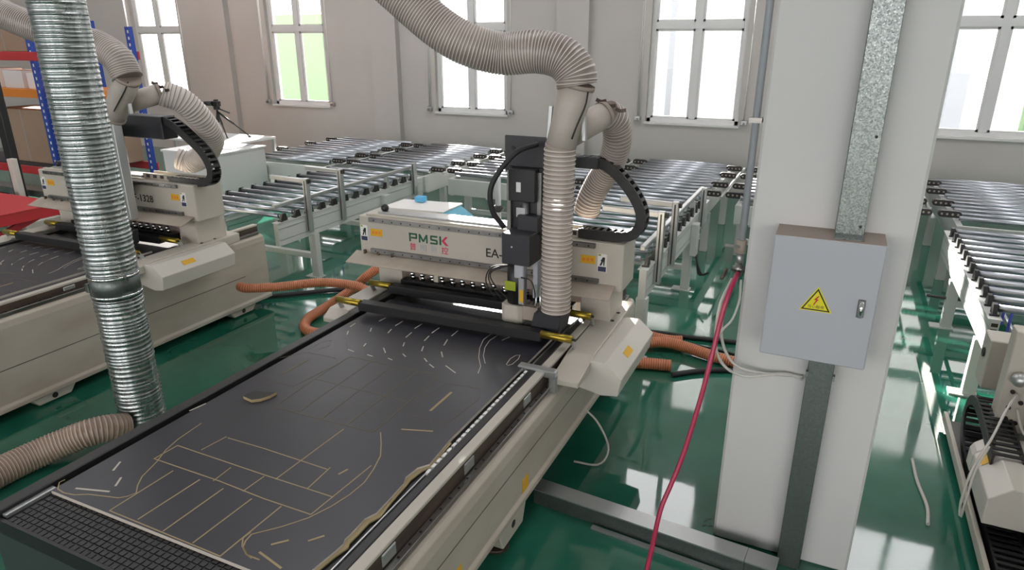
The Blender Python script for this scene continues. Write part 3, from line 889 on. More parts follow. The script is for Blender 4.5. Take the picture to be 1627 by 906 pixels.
# ---- extraction pipe work on the heads (fixed to the heads)
def ypipe(r, a, b, br0, br1):
    y = MB()
    a, b = Vector(a), Vector(b)
    y.tube([a, a.lerp(b, 0.35), a.lerp(b, 0.55), b], [0.098, 0.094, 0.088, 0.086], 22)
    y.tube([Vector(br0), Vector(br1)], 0.078, 20)
    o = y.build('extraction_pipe', 'pipe', r)
    d = (b - a).normalized()
    for q, rr in ((0.02, 0.101), (0.97, 0.09)):
        p = a.lerp(b, q)
        MB().tube([p - d * 0.012, p + d * 0.012], rr, 22).build('hose_clamp', 'boxtop', o)
    e = (Vector(br1) - Vector(br0)).normalized()
    MB().tube([Vector(br1) - e * 0.02, Vector(br1) + e * 0.004], 0.083, 20).build('hose_clamp', 'boxtop', o)
    s = Vector((0, -1, 0))
    for sx in (-1, 1):
        p = a.lerp(b, 0.62) + Vector((sx * 0.095, 0.01, 0))
        MB().bar(p + Vector((0, 0, 0.1)), p + Vector((sx * 0.012, 0, -0.08)), 0.018, 0.03).build('damper_lever', 'alu', o)
    for k in range(6):
        p = Vector(br1) + Vector((-0.05 + 0.03 * k, -0.03, 0.085 - 0.012 * k))
        MB().bar(p, p + Vector((0.03, 0, -0.014 + 0.02 * (k % 2))), 0.012, 0.02).build('clamp_screw', 'rust', o)
    MB().tube(catmull([a.lerp(b, 0.1) + Vector((0.09, -0.05, 0)), a.lerp(b, 0.3) + Vector((0.1, -0.06, 0)), a.lerp(b, 0.6) + Vector((0.085, -0.07, 0)), a.lerp(b, 0.8) + Vector((0.08, -0.08, 0))], 0.03), 0.005, 6).build('wire', 'rubber', o)
    return o


ypipe(r2, (-1.31, 3.65, 2.31), (-1.40, 3.65, 1.95), (-1.37, 3.75, 2.03), (-1.235, 3.95, 2.125))
ypipe(r1, (-4.99, 3.7, 2.27), (-5.24, 3.7, 1.95), (-5.18, 3.8, 2.06), (-5.02, 4.0, 2.13))


def hose(name, label, pts, r, pitch, amp, m, cat='hose', group=None, n=22):
    return tag(MB().ribbed(pts, r, pitch, amp, n).build(name, m), label, cat, group)


hose('dust_hose', 'grey ribbed extraction hose sweeping overhead down to the foreground router', [(-2.75, 3.2, 3.25), (-2.50, 3.3, 3.0), (-2.245, 3.4, 2.76), (-2.052, 3.45, 2.60), (-1.894, 3.5, 2.51), (-1.731, 3.58, 2.465), (-1.54, 3.62, 2.475), (-1.40, 3.64, 2.445),
     (-1.325, 3.65, 2.37), (-1.31, 3.65, 2.30)], 0.112, 0.0165, 0.003, ['hose', 'hosew'])
hose('dust_hose', 'clear ribbed hose hanging straight down at the foreground router head', [(-1.40, 3.65, 1.96), (-1.405, 3.655, 1.7), (-1.41, 3.66, 1.4), (-1.41, 3.665, 0.955)], 0.09, 0.026, 0.003, ['clearw', 'hosew'])
hose('dust_hose', 'ribbed branch hose looping behind the foreground router head', [(-1.235, 3.955, 2.125), (-1.20, 4.03, 2.08), (-1.205, 4.12, 1.95), (-1.28, 4.25, 1.78), (-1.38, 4.33, 1.64), (-1.45, 4.36, 1.50), (-1.47, 4.38, 1.42)], 0.085, 0.024, 0.004, ['hose', 'hosew'])
hose('dust_hose', 'grey ribbed extraction hose passing behind the galvanised duct to the left router', [(-6.9, 3.4, 3.1), (-6.3, 3.45, 2.85), (-5.85, 3.5, 2.68), (-5.5, 3.6, 2.56), (-5.24, 3.68, 2.50), (-5.06, 3.7, 2.40), (-4.99, 3.7, 2.26)], 0.11, 0.0165, 0.003, ['hose', 'hosew'])
hose('dust_hose', 'white ribbed branch hose looping down behind the left router arm', [(-5.02, 4.005, 2.13), (-4.93, 4.12, 2.06), (-4.90, 4.25, 1.9), (-4.98, 4.4, 1.72), (-5.2, 4.5, 1.56), (-5.4, 4.5, 1.47), (-5.5, 4.45, 1.50)], 0.10, 0.026, 0.004, ['hosew', 'hose'])


# ============================================================ sheets on the router tables
GROOVES=[(5,'t',[(-0.306,1.348),(0.292,1.347)]),
(5,'t',[(-0.457,1.67),(-0.065,1.673),(0.195,1.663),(0.432,1.666)]),
(5,'t',[(-0.451,1.789),(0.077,1.786),(0.44,1.79)]),
(5,'t',[(-0.29,1.934),(-0.07,1.938),(0.294,1.932)]),
(6,'t',[(-0.306,1.348),(-0.303,1.643)]),
(6,'t',[(-0.158,1.359),(-0.147,1.646)]),
(6,'t',[(-0.011,1.353),(-0.009,1.643)]),
(6,'t',[(0.144,1.354),(0.148,1.642)]),
(6,'t',[(0.29,1.347),(0.291,1.656)]),
(6,'t',[(-0.456,1.669),(-0.45,1.789)]),
(5,'t',[(0.142,1.782),(0.153,2.225)]),
(5,'t',[(0.308,1.792),(0.298,1.949)]),
(5,'t',[(0.432,1.666),(0.451,2.036)]),
(5,'t',[(-0.088,1.662),(-0.095,1.766)]),
(5,'t',[(0.079,1.663),(0.083,1.779)]),
(5,'t',[(-0.322,1.809),(-0.304,1.939)]),
(5,'d',[(-0.3,2.244),(0.297,2.262)]),
(5,'d',[(-0.314,2.574),(0.273,2.577)]),
(5,'d',[(-0.311,2.884),(0.296,2.897)]),
(6,'d',[(-0.154,2.263),(-0.165,2.886)]),
(6,'d',[(-0.006,2.254),(-0.023,2.889)]),
(6,'d',[(0.141,2.262),(0.147,2.887)]),
(6,'d',[(0.297,2.262),(0.288,2.894)]),
(6,'d',[(-0.317,2.554),(-0.319,2.88)]),
(6,'d',[(-0.3,2.244),(-0.317,2.554)]),
(4,'d',[(-0.614,2.453),(-0.365,2.456),(-0.323,2.75),(-0.377,2.831),(-0.581,2.824),(-0.684,2.688)]),
(4,'d',[(0.36,2.471),(0.578,2.475),(0.605,2.766),(0.567,2.855),(0.421,2.841),(0.355,2.829),(0.336,2.59)]),
(14,'d',[(-0.521,2.532),(-0.511,2.743)]),
(14,'t',[(0.439,2.546),(0.44,2.76)]),
(5,'t',[(0.329,2.277),(0.391,2.194),(0.444,2.114),(0.476,2.018),(0.497,1.923),(0.492,1.83),(0.473,1.742),(0.436,1.645),(0.378,1.562),(0.307,1.483)]),
(5,'t',[(-0.508,1.975),(-0.491,1.824),(-0.468,1.741),(-0.425,1.659),(-0.402,1.597),(-0.388,1.557),(-0.35,1.506),(-0.311,1.47),(-0.323,1.439),(-0.348,1.417),(-0.426,1.395),(-0.479,1.381),(-0.53,1.353),(-0.582,1.344),(-0.629,1.35),(-0.667,1.381),(-0.665,1.404)]),
(9,'l',[(-0.566,1.384),(-0.418,1.429)]),
(9,'l',[(-0.571,1.591),(-0.539,1.533)]),
(9,'l',[(-0.463,1.515),(-0.43,1.464)]),
(9,'l',[(-0.657,2.035),(-0.642,2.124)]),
(9,'t',[(0.362,1.923),(0.375,1.971)]),
(9,'t',[(0.404,2.34),(0.551,2.389)]),
(9,'t',[(0.413,1.47),(0.456,1.517)]),
(9,'t',[(0.524,1.543),(0.56,1.592)]),
(9,'t',[(0.402,1.423),(0.533,1.394)]),
(6,'t',[(0.294,1.49),(0.293,1.452),(0.322,1.42),(0.365,1.396),(0.401,1.387)]),
(6,'t',[(0.306,1.483),(0.313,1.445),(0.33,1.416),(0.372,1.393),(0.432,1.393)]),
(7,'l',[(-0.479,3.4),(-0.472,3.465)]),
(7,'l',[(-0.313,3.263),(-0.328,3.324)]),
(7,'l',[(-0.338,3.383),(-0.336,3.466)]),
(7,'l',[(-0.172,3.253),(-0.181,3.335)]),
(7,'l',[(-0.114,3.135),(-0.137,3.186)]),
(7,'l',[(-0.198,3.395),(-0.196,3.482)]),
(7,'l',[(-0.04,3.26),(-0.051,3.334)]),
(7,'l',[(0.025,3.125),(-0.001,3.187)]),
(7,'l',[(-0.06,3.381),(-0.06,3.475)]),
(7,'l',[(0.105,3.251),(0.081,3.336)]),
(7,'l',[(0.077,3.394),(0.073,3.485)]),
(7,'l',[(0.136,3.168),(0.181,3.108)]),
(7,'l',[(-0.467,3.52),(-0.452,3.568)]),
(7,'l',[(-0.329,3.526),(-0.327,3.567)]),
(7,'l',[(-0.062,3.539),(-0.047,3.584)]),
(7,'l',[(-0.191,3.528),(-0.186,3.576)]),
(7,'l',[(-0.209,3.067),(-0.157,3.013)]),
(7,'l',[(-0.331,3.033),(-0.344,3.075)]),
(7,'l',[(-0.429,3.234),(-0.457,3.285)]),
(7,'l',[(-0.534,3.134),(-0.562,3.183)]),
(7,'l',[(-0.594,3.242),(-0.599,3.305)]),
(7,'l',[(-0.057,3.046),(-0.019,3.02)]),
(7,'l',[(0.091,3.049),(0.13,3.016)]),
(7,'l',[(-0.102,2.959),(-0.065,2.95)]),
(7,'l',[(-0.241,2.947),(-0.198,2.941)]),
(7,'l',[(-0.391,2.959),(-0.338,2.947)]),
(7,'l',[(0.075,3.533),(0.091,3.583)]),
(7,'l',[(0.253,3.018),(0.35,2.962)]),
(7,'l',[(0.159,2.995),(0.206,2.967)]),
(7,'l',[(0.394,3.467),(0.432,3.595)]),
(3,'d',[(-0.505,3.097),(-0.456,3.023),(-0.383,2.963)]),
(3,'d',[(-0.328,3.035),(-0.283,2.986),(-0.233,2.96)]),
(3,'d',[(-0.105,3.139),(-0.077,3.082),(-0.03,3.037)]),
(3,'d',[(0.029,3.132),(0.079,3.065),(0.149,3.012)]),
(3,'d',[(0.11,3.239),(0.168,3.129),(0.264,3.023)]),
(3,'d',[(-0.599,2.885),(-0.607,2.976),(-0.564,3.021),(-0.526,2.952),(-0.553,2.883)]),
(4,'l',[(0.466,3.011),(0.44,3.093),(0.375,3.194),(0.321,3.309),(0.285,3.428),(0.289,3.525),(0.308,3.587)]),
(4,'l',[(0.446,3.139),(0.39,3.224),(0.345,3.332),(0.325,3.434),(0.34,3.565)]),
(4,'l',[(0.561,3.181),(0.551,3.254),(0.56,3.308),(0.582,3.325),(0.595,3.274),(0.592,3.196),(0.575,3.171),(0.561,3.181)])]
EDGE= [(0.637, 1.446), (0.646, 1.529), (0.651, 1.588), (0.641, 1.609), (0.641, 1.653), (0.638, 1.737), (0.658, 1.784), (0.655, 1.876), (0.649, 1.988), (0.633, 2.03), (0.643, 2.109), (0.675, 2.153), (0.66, 2.354)]
LEAF= [(-0.504, 2.241), (-0.51, 2.282), (-0.481, 2.311), (-0.425, 2.329), (-0.38, 2.35), (-0.381, 2.306), (-0.401, 2.26), (-0.436, 2.23)]


def strip(pts, wmm):
    w = wmm / 2000
    P = [Vector((OX2 + x, y, 0)) for x, y in pts]
    n = len(P)
    L, Rr = [], []
    for i in range(n):
        d = (P[min(i + 1, n - 1)] - P[max(i - 1, 0)]).normalized()
        nn = Vector((-d.y, d.x, 0))
        L.append(P[i] + nn * w)
        Rr.append(P[i] - nn * w)
    m_ = MB()
    for p in L + Rr: m_.v.append(Vector((p.x, p.y, 0.7800)))
    for p in L + Rr: m_.v.append(Vector((p.x, p.y, 0.7808)))
    k = 2 * n
    for i in range(n - 1):
        m_.face([k + i, k + i + 1, k + n + i + 1, k + n + i])
        m_.face([i, k + i, k + i + 1, i + 1])
        m_.face([n + i, n + i + 1, k + n + i + 1, k + n + i])
    m_.face([0, n, k + n, k])
    m_.face([n - 1, k + n - 1, k + 2 * n - 1, 2 * n - 1])
    return m_


sht = thing('panel_sheet', 'dark laminated board with cut parts lying on the foreground router table', 'board', (OX2, 2.5, 0.7632))
poly = [(OX2 - 0.645, 1.332), (OX2 + 0.63, 1.345)] + [(OX2 + x, y) for x, y in EDGE] + [(OX2 + 0.665, 3.77), (OX2 - 0.645, 3.77)]
MB().prism(poly, 'z', 0.7632, 0.7801, mi=0, mside=1).build('board', ['lam', 'mdfl'], sht)
ledge_ = [(OX2 + x, y) for x, y in EDGE]
MB().prism(ledge_ + [(p[0] + (0.022 if 2 <= i <= 6 or 9 <= i <= 10 else 0.012), p[1]) for i, p in reversed(list(enumerate(ledge_)))], 'z', 0.7632, 0.770).build('milled_edge', 'mdf', sht)
for k, (wd, kd, pts) in enumerate(GROOVES):
    o = strip(pts, wd).build('loose_offcut' if kd == 'l' and wd > 8 else 'cut_groove', {'t': 'mdf', 'd': 'mdfd', 'l': 'mdfl'}[kd], sht)
MB().prism([(OX2 + x, y) for x, y in LEAF], 'z', 0.7801, 0.796, mi=0, mside=1).build('tilted_offcut', ['ink', 'mdf'], sht)['label'] = 'small leaf-shaped offcut standing proud'
s1 = dup(sht, (OX1, 2.5, 0.8132))
s1['label'] = 'dark laminated board on the left router table behind the duct'
tag(MB().bar((-6.02, 2.83, 0.8343), (-5.96, 3.0, 0.8343), 0.02, 0.008).build('offcut_strip', 'mdfl'), 'small pale offcut strip lying on the board of the left router', 'offcut')

# ============================================================ right-hand router, only its left flank in the picture
r3 = thing('cnc_router', 'white wood-cutting router at the right edge, its lower flank and cable chain showing', 'machine', (1.9, 3.6, 0))
B('tray_lip', 'white', r3, 0.965, 0.99, 2.3, 5.02, 0.05, 0.115, bevel=0.003)
B('chain_tray_floor', 'dark', r3, 0.99, 1.2, 2.3, 5.0, 0.05, 0.06)
for y in (2.6, 3.9, 4.9):
    MB().cyl((1.05, y, 0.0), (1.05, y, 0.05), 0.03, 10).build('levelling_pad', 'white', r3)
MB().prism([(1.22, 0.05), (1.22, 0.5), (1.25, 0.62), (2.9, 0.62), (2.9, 0.05)], 'y', 2.0, 5.0).build('bed', 'whited', r3, 0.004)
B('table', 'phenol', r3, 1.3, 2.8, 2.0, 4.9, 0.62, 0.78)
cc = thing('cable_chain', None, None, (1.08, 4.0, 0.1))
cc.parent = r3
cc.location = Vector((1.08, 4.0, 0.1)) - r3.location
cc['across'] = 'x'
chain(cc, [(1.085, 2.35, 0.10), (1.085, 3.0, 0.10), (1.085, 3.8, 0.10), (1.085, 4.35, 0.105), (1.085, 4.58, 0.15), (1.085, 4.685, 0.26), (1.085, 4.66, 0.38), (1.085, 4.53, 0.455),
           (1.085, 4.35, 0.46), (1.085, 4.1, 0.44), (1.085, 3.9, 0.42)], 0.14, 0.06, 0.05)
mc = MB().prism([(0.968, 0.20), (0.968, 0.35), (1.06, 0.43), (1.32, 0.43), (1.32, 0.20)], 'y', 3.62, 4.06)
b = len(mc.v)
mc = mc.build('motor_cover', 'cover', r3, 0.004)
MB().prism([(0.968, 0.21), (0.968, 0.345), (1.06, 0.425), (1.3, 0.425), (1.3, 0.21)], 'y', 4.06, 4.2).build('motor_cover_end', 'cover', r3, 0.02)
mid, nrm = Vector((1.0, 3.98, 0.3805)), Vector((-0.08, 0, 0.092)).normalized()
MB().bar(mid + nrm * 0.001 + Vector((0, -0.06, 0)), mid + nrm * 0.001 + Vector((0, 0.04, 0)), 0.05, 0.002, up=nrm).build('warning_label', 'yellow', mc)
lg = B('gantry_leg', 'white', r3, 1.075, 1.5, 4.3, 4.42, 0.40, 1.02, bevel=0.005)
for dx, z in ((0.05, 0.66), (0.05, 0.56), (0.10, 0.60), (0.14, 0.55), (0.05, 0.49), (0.1, 0.47), (0.13, 0.72), (0.10, 0.85)):
    MB().cyl((1.075 + dx, 4.3, z), (1.075 + dx, 4.288, z), 0.012, 10).build('bolt', 'ink', lg)
MB().sphere((1.135, 4.27, 0.75), 0.042, 12).build('lubricator', 'alu', lg)
for k, pts in enumerate((((1.14, 4.27, 0.66), (1.08, 4.15, 0.60), (1.0, 3.95, 0.52), (0.93, 3.85, 0.38), (0.905, 3.8, 0.2), (0.915, 3.78, 0.1), (0.925, 3.8, 0.2), (0.945, 3.86, 0.36), (1.0, 3.95, 0.47)),
                        ((1.16, 4.27, 0.57), (1.18, 4.2, 0.5), (1.21, 4.15, 0.46), (1.27, 4.12, 0.45)))):
    MB().tube(catmull(pts, 0.02), 0.007, 8).build('air_tube', 'tube', r3)
B('side_bracket', 'white', r3, 1.07, 1.22, 4.75, 4.95, 0.45, 0.78, bevel=0.006)
MB().cyl((1.075, 4.85, 0.66), (1.06, 4.85, 0.66), 0.03, 12).build('bracket_hole', 'ink', r3)

# ============================================================ roller conveyors behind the routers
def conveyor(xl, xr, y0, y1, dz, label, rails, legs, group='roller conveyors behind the routers', fp=0):
    c = thing('roller_conveyor', label, 'conveyor', ((xl + xr) / 2, (y0 + y1) / 2, 0), group)
    zt = 0.75 + dz
    for s, x in ((-1, xl), (1, xr)):
        be = B('side_beam', 'frame', c, x - 0.03, x + 0.03, y0, y1, 0.51 + dz, zt, bevel=0.003)
        B('beam_flange', 'frame', be, x - 0.045, x + 0.04, y0, y1, zt, zt + 0.008)
        for k in range(2):
            B('beam_groove', 'alu', be, x + s * 0.03 - 0.002, x + s * 0.03 + 0.002, y0 + 0.01, y1 - 0.01, 0.565 + dz + k * 0.12, 0.572 + dz + k * 0.12)
        for y in legs:
            l = B('leg', 'frame', c, x - 0.045, x + 0.045, y - 0.04, y + 0.04, 0.012, 0.51 + dz, bevel=0.004)
            B('foot_plate', 'frame', l, x - 0.13, x + 0.06, y - 0.06, y + 0.06, 0.0, 0.012)
        for k in range(0 if rails else 5):
            B('end_profile', 'ink', be, x - 0.02, x + 0.02, y0 - 0.002, y0, 0.53 + dz + k * 0.043, 0.556 + dz + k * 0.043)
    for y in legs:
        B('cross_bar', 'frame', c, xl, xr, y - 0.03, y + 0.03, 0.22, 0.28, bevel=0.003)
    n = int((y1 - y0 - 0.1) / 0.205)
    src = None
    for i in range(n):
        y = y0 + 0.12 + i * 0.205
        dy = i * 0.205
        if src is None:
            ro = MB().cyl((xl + 0.02, y, 0.805 + dz), (xr - 0.05, y, 0.805 + dz), 0.027, 14).build('roller', 'zinc', c)
            ax = MB().cyl((xl - 0.01, y, 0.805 + dz), (xr + 0.0, y, 0.805 + dz), 0.009, 6).build('roller_axle', 'alu', ro)
            bk = []
            for x, s in ((xl, -1), (xr, 1)):
                q = MB().prism([(y - 0.055, zt + 0.008), (y + 0.05, zt + 0.008), (y + 0.03, zt + 0.085), (y - 0.02, zt + 0.085)], 'x', x - 0.012, x + 0.016)
                q.box(x - 0.03, x + 0.03, y - 0.055, y - 0.035, zt + 0.008, zt + 0.02)
                bk.append(q.build('roller_bracket', 'black', c))
            bt = B('drive_belt', 'bluebelt', c, xl + 0.10, xl + 0.115, y - 0.008, y + 0.008, 0.62 + dz, 0.80 + dz)
            src = True
        else:
            T = Matrix.Translation((0, dy, 0))
            r_ = share(ro, 'roller', c, T)
            share(ax, 'roller_axle', r_, Matrix())
            for q in bk: share(q, 'roller_bracket', c, T)
            share(bt, 'drive_belt', c, T)
    MB().cyl((xl + 0.17, y0 + 0.05, 0.6 + dz), (xl + 0.17, y1 - 0.05, 0.6 + dz), 0.02, 8).build('line_shaft', 'zinc', c)
    if rails:
        for y, zz in rails:
            po = B('post', 'alu', c, xr + 0.03, xr + 0.085, y - 0.03, y + 0.03, 0.56 + dz, zz, bevel=0.004)
            B('post_groove', 'dark', po, xr + 0.051, xr + 0.064, y - 0.031, y - 0.03, 0.58 + dz, zz - 0.02)
        B('post', 'alu', c, xr - 0.03, xr + 0.02, 7.12, 7.17, 0.74 + dz, 0.90 + dz, bevel=0.003)
        MB().bar((xr - 0.02, y0 + 0.02, 0.925 + dz), (xr - 0.02, 7.75, 0.925 + dz), 0.045, 0.04).build('guide_rail', 'alu', c, 0.006)
        for y, zz in rails[:2]:
            MB().bar((xr + 0.05, y, zz - 0.03), (xr - 0.45, y + 0.02, zz - 0.025), 0.04, 0.045).build('sensor_arm', 'alu', c, 0.004)
            B('sensor', 'ink', c, xr + 0.086, xr + 0.11, y - 0.02, y + 0.02, zz - 0.05, zz - 0.01)
        B('control_box', 'frame', c, xr + 0.03, xr + 0.10, 6.95, 7.07, 0.36 + dz, 0.70 + dz, bevel=0.005)
        for k in range(3):
            MB().tube(catmull([(xr + 0.09, 7.0 + k * 0.04, 0.42), (xr + 0.14, 6.96, 0.3 - 0.03 * k), (xr + 0.2, 6.9, 0.24), (xr + 0.26, 6.88, 0.28)], 0.03), 0.01, 6).build('cable', 'rubber', c)
    return c


conveyor(-6.52, -5.1, 5.15, 7.95, 0.0, 'roller conveyor behind the left router with upright aluminium posts', [(5.6, 1.15), (6.17, 1.16), (7.7, 1.0)], (5.71, 7.1))
conveyor(-2.72, -1.23, 5.12, 7.95, 0.05, 'roller conveyor behind the foreground router with upright aluminium posts', [(5.4, 1.23), (5.93, 1.2), (7.4, 1.05)], (5.16, 7.05))
conveyor(1.2, 2.9, 5.36, 7.95, -0.045, 'roller conveyor right of the pillar, white beam and legs lit by the sun', None, (5.62, 7.04))


tag(MB().tube(catmull([(1.0, 7.04, 0.29), (1.25, 7.02, 0.292), (1.6, 7.03, 0.295), (1.9, 7.02, 0.34), (2.15, 7.0, 0.48)], 0.03), 0.014, 8).build('conveyor_cable', 'rubber'), 'black cable lying along the cross bar of the right conveyor', 'cable')


def transfer(xl, xr, label):
    c = thing('roller_table', label, 'conveyor', ((xl + xr) / 2, 9.3, 0), 'roller tables along the back wall')
    y0, y1 = 8.12, 10.62
    for x in (xl + 0.2, xr - 0.2):
        B('side_beam', 'frame', c, x - 0.03, x + 0.03, y0, y1, 0.5, 0.74, bevel=0.003)
        for y in (8.6, 10.1):
            B('leg', 'frame', c, x - 0.045, x + 0.045, y - 0.04, y + 0.04, 0, 0.5, bevel=0.004)
    B('front_beam', 'frame', c, xl + 0.17, xr - 0.17, y0 - 0.04, y0, 0.52, 0.74, bevel=0.003)
    B('cross_bar', 'frame', c, xl + 0.2, xr - 0.2, 8.57, 8.63, 0.15, 0.21)
    ro = MB().cyl((xl + 0.2, 8.25, 0.785), (xr - 0.2, 8.25, 0.785), 0.027, 12).build('roller', 'zinc', c)
    for i in range(1, 12):
        share(ro, 'roller', c, Matrix.Translation((0, i * 0.207, 0)))
    gs = []
    for j, y in enumerate((8.37, 8.95, 9.66, 10.24)):
        for s, x in ((-1, xl + 0.015), (1, xr - 0.235)):
            q = MB()
            pl = [(x + 0.035 * 1 - 0.035 * math.cos(a), 0.80 + 0.035 * math.sin(a)) for a in [R(90 - 30 * k) for k in range(7)]]
            pl = [(x + 0.035 - 0.035 * math.cos(R(t)), 0.80 + 0.035 * math.sin(R(t))) for t in range(90, -91, -30)] + [(x + 0.185 + 0.035 * math.cos(R(t)), 0.80 + 0.035 * math.sin(R(t))) for t in range(-90, 91, 30)]
            q.prism(pl, 'y', y - 0.03, y + 0.03)
            gd = q.build('belt_guard', 'black', c)
            for t in range(4):
                MB().cyl((x + 0.035 + 0.05 * t, y - 0.03, 0.80), (x + 0.035 + 0.05 * t, y - 0.0315, 0.80), 0.012, 8).build('guard_hole', 'boxtop', gd)
    MB().cyl((xr - 0.01, 8.3, 0.765), (xr - 0.01, 10.5, 0.765), 0.018, 8).build('drive_shaft', 'alu', c)
    B('light_guard', 'cream', c, xl + 0.25, xr - 0.25, 9.15, 9.4, 0.70, 0.745)
    return c


for a_, b_, lb in ((-8.62, -6.71, 'leftmost roller table against the back wall beside the white cabinet'), (-6.69, -4.94, 'roller table at the back wall behind the left conveyor'),
                   (-4.92, -2.76, 'roller table at the back wall between the two posted conveyors'), (-2.74, -1.11, 'roller table at the back wall behind the middle conveyor'),
                   (-1.09, 1.09, 'roller table at the back wall mostly hidden behind the pillar'), (1.11, 2.95, 'roller table at the back wall right of the pillar')):
    transfer(a_, b_, lb)

# ============================================================ galvanised duct and floor hoses
dx, dy = -4.07, 2.665
du = thing('spiral_duct', 'tall galvanised spiral duct standing between the two routers', 'duct', (dx, dy, 0))
def ducttube(z0, z1, r0):
    P, rad = [], []
    z, q = z0, 0
    rr_ = random.Random(3)
    while z < z1:
        t = rr_.choice((0.022, 0.026, 0.034))
        P += [(dx, dy, z), (dx, dy, z + t * 0.8), (dx, dy, z + t * 0.9)]
        rad += [r0, r0, r0 + rr_.choice((0.003, 0.004, 0.006))]
        z += t
    return MB().tube(P, rad, 40)
ducttube(0.02, 1.0, 0.142).build('lower_section', 'duct', du)
ducttube(1.12, 5.6, 0.146).build('upper_section', 'duct', du)
MB().cyl((dx, dy, 0.98), (dx, dy, 1.15), 0.146, 40).build('coupling_sleeve', 'galvd', du)
for z in (1.0, 1.125):
    MB().tube([(dx, dy, z - 0.009), (dx, dy, z + 0.009)], 0.151, 40).build('clamp_ring', 'chrome', du)
for sx in (-1, 1):
    MB().bar((dx + sx * 0.15, dy - 0.03, 1.125), (dx + sx * 0.19, dy - 0.04, 1.125), 0.012, 0.03).build('clamp_screw', 'rail', du)
B('branch_stub', 'galvd', du, dx - 0.165, dx - 0.13, dy - 0.1, dy - 0.04, 1.0, 1.06, bevel=0.004)
hose('floor_hose', 'brown clear ribbed hose lying on the floor left of the duct foot', [(-4.02, 2.50, 0.10), (-4.03, 2.40, 0.14), (-4.08, 2.30, 0.15), (-4.17, 2.18, 0.12), (-4.24, 2.02, 0.095), (-4.25, 1.8, 0.093), (-4.2, 1.5, 0.093), (-4.1, 1.1, 0.093)],
     0.087, 0.022, 0.004, ['hoseb', 'hosebw'])
hose('vacuum_hose', 'orange ribbed hose running from the left router foot to the foreground router', [(-4.86, 4.36, 0.36), (-4.74, 4.36, 0.36), (-4.5, 4.56, 0.35), (-4.27, 4.80, 0.345), (-4.0, 4.95, 0.31), (-3.87, 4.99, 0.26), (-3.6, 4.95, 0.2), (-3.2, 4.8, 0.15), (-2.9, 4.6, 0.12)],
     0.042, 0.018, 0.0025, ['orange', 'orangew'], n=16)
hose('vacuum_hose', 'orange ribbed hose looping on the floor behind the foreground table corner', [(-3.90, 5.3, 0.42), (-4.0, 5.2, 0.34), (-4.16, 5.1, 0.18), (-4.28, 4.86, 0.07), (-4.27, 4.58, 0.05), (-4.12, 4.38, 0.05), (-3.9, 4.36, 0.05), (-3.5, 4.45, 0.05), (-3.1, 4.5, 0.05)],
     0.045, 0.018, 0.0025, ['orange', 'orangew'], n=16)
hose('vacuum_hose', 'orange ribbed hose along the floor from under the router to the pillar', [(-1.75, 5.2, 0.06), (-1.45, 5.3, 0.065), (-1.25, 5.34, 0.07), (-1.08, 5.42, 0.075), (-0.9, 5.44, 0.06), (-0.7, 5.38, 0.055), (-0.45, 5.33, 0.05), (-0.1, 5.35, 0.05), (0.5, 5.5, 0.05)],
     0.046, 0.019, 0.0025, ['orange', 'orangew'], n=16)
hose('vacuum_hose', 'short orange ribbed hose end pointing at the pillar beside the motor cover', [(-1.6, 4.9, 0.05), (-1.4, 4.92, 0.05), (-1.15, 5.0, 0.05), (-0.93, 5.05, 0.05)], 0.046, 0.019, 0.0025, ['orange', 'orangew'], n=16)
hose('vacuum_hose', 'orange ribbed hose behind the other two near the conveyor leg', [(-1.62, 5.75, 0.06), (-1.42, 5.6, 0.065), (-1.22, 5.53, 0.06), (-1.05, 5.54, 0.05), (-0.95, 5.57, 0.05)], 0.046, 0.019, 0.0025, ['orange', 'orangew'], n=16)
for pts, rr_, lb in (([(-5.2, 4.85, 0.028), (-4.9, 5.1, 0.028), (-4.55, 5.4, 0.028), (-4.1, 5.6, 0.028), (-3.5, 5.7, 0.028), (-3.0, 5.6, 0.028)], 0.025, 'black cable on the floor between the two routers'),
                     ([(-1.45, 5.55, 0.02), (-1.26, 5.72, 0.02), (-0.9, 5.75, 0.02), (-0.5, 5.82, 0.02), (0.1, 5.9, 0.02)], 0.02, 'thick black cable on the floor behind the orange hoses'),
                     ([(-1.5, 5.45, 0.012), (-1.2, 5.64, 0.012), (-0.85, 5.62, 0.012), (-0.4, 5.55, 0.012), (0.0, 5.4, 0.012)], 0.011, 'thin black cable beside the thick one on the floor'),
                     ([(-0.9, 4.95, 0.022), (-0.72, 5.1, 0.022), (-0.5, 5.22, 0.022), (-0.2, 5.25, 0.022), (0.2, 5.2, 0.022)], 0.021, 'black cable on the floor in front of the orange hoses'),
                     ([(-1.22, 3.7, 0.3), (-1.12, 3.72, 0.2), (-1.03, 3.68, 0.06), (-1.05, 3.55, 0.01), (-1.2, 3.5, 0.02)], 0.007, None)):
    o = MB().tube(catmull(pts, 0.03), rr_, 10).build('floor_cable' if lb else 'floor_tube', 'rubber' if lb else 'tube')
    tag(o, lb or 'thin clear tube curling off the flank of the foreground router', 'cable' if lb else 'tube')
tag(MB().tube(catmull([(0.78, 3.78, 0.01), (0.79, 3.95, 0.012), (0.76, 4.2, 0.012), (0.75, 4.45, 0.012)], 0.02), 0.011, 8).build('floor_tube', 'tube'), 'pale tube lying on the floor beside the right router tray', 'tube')

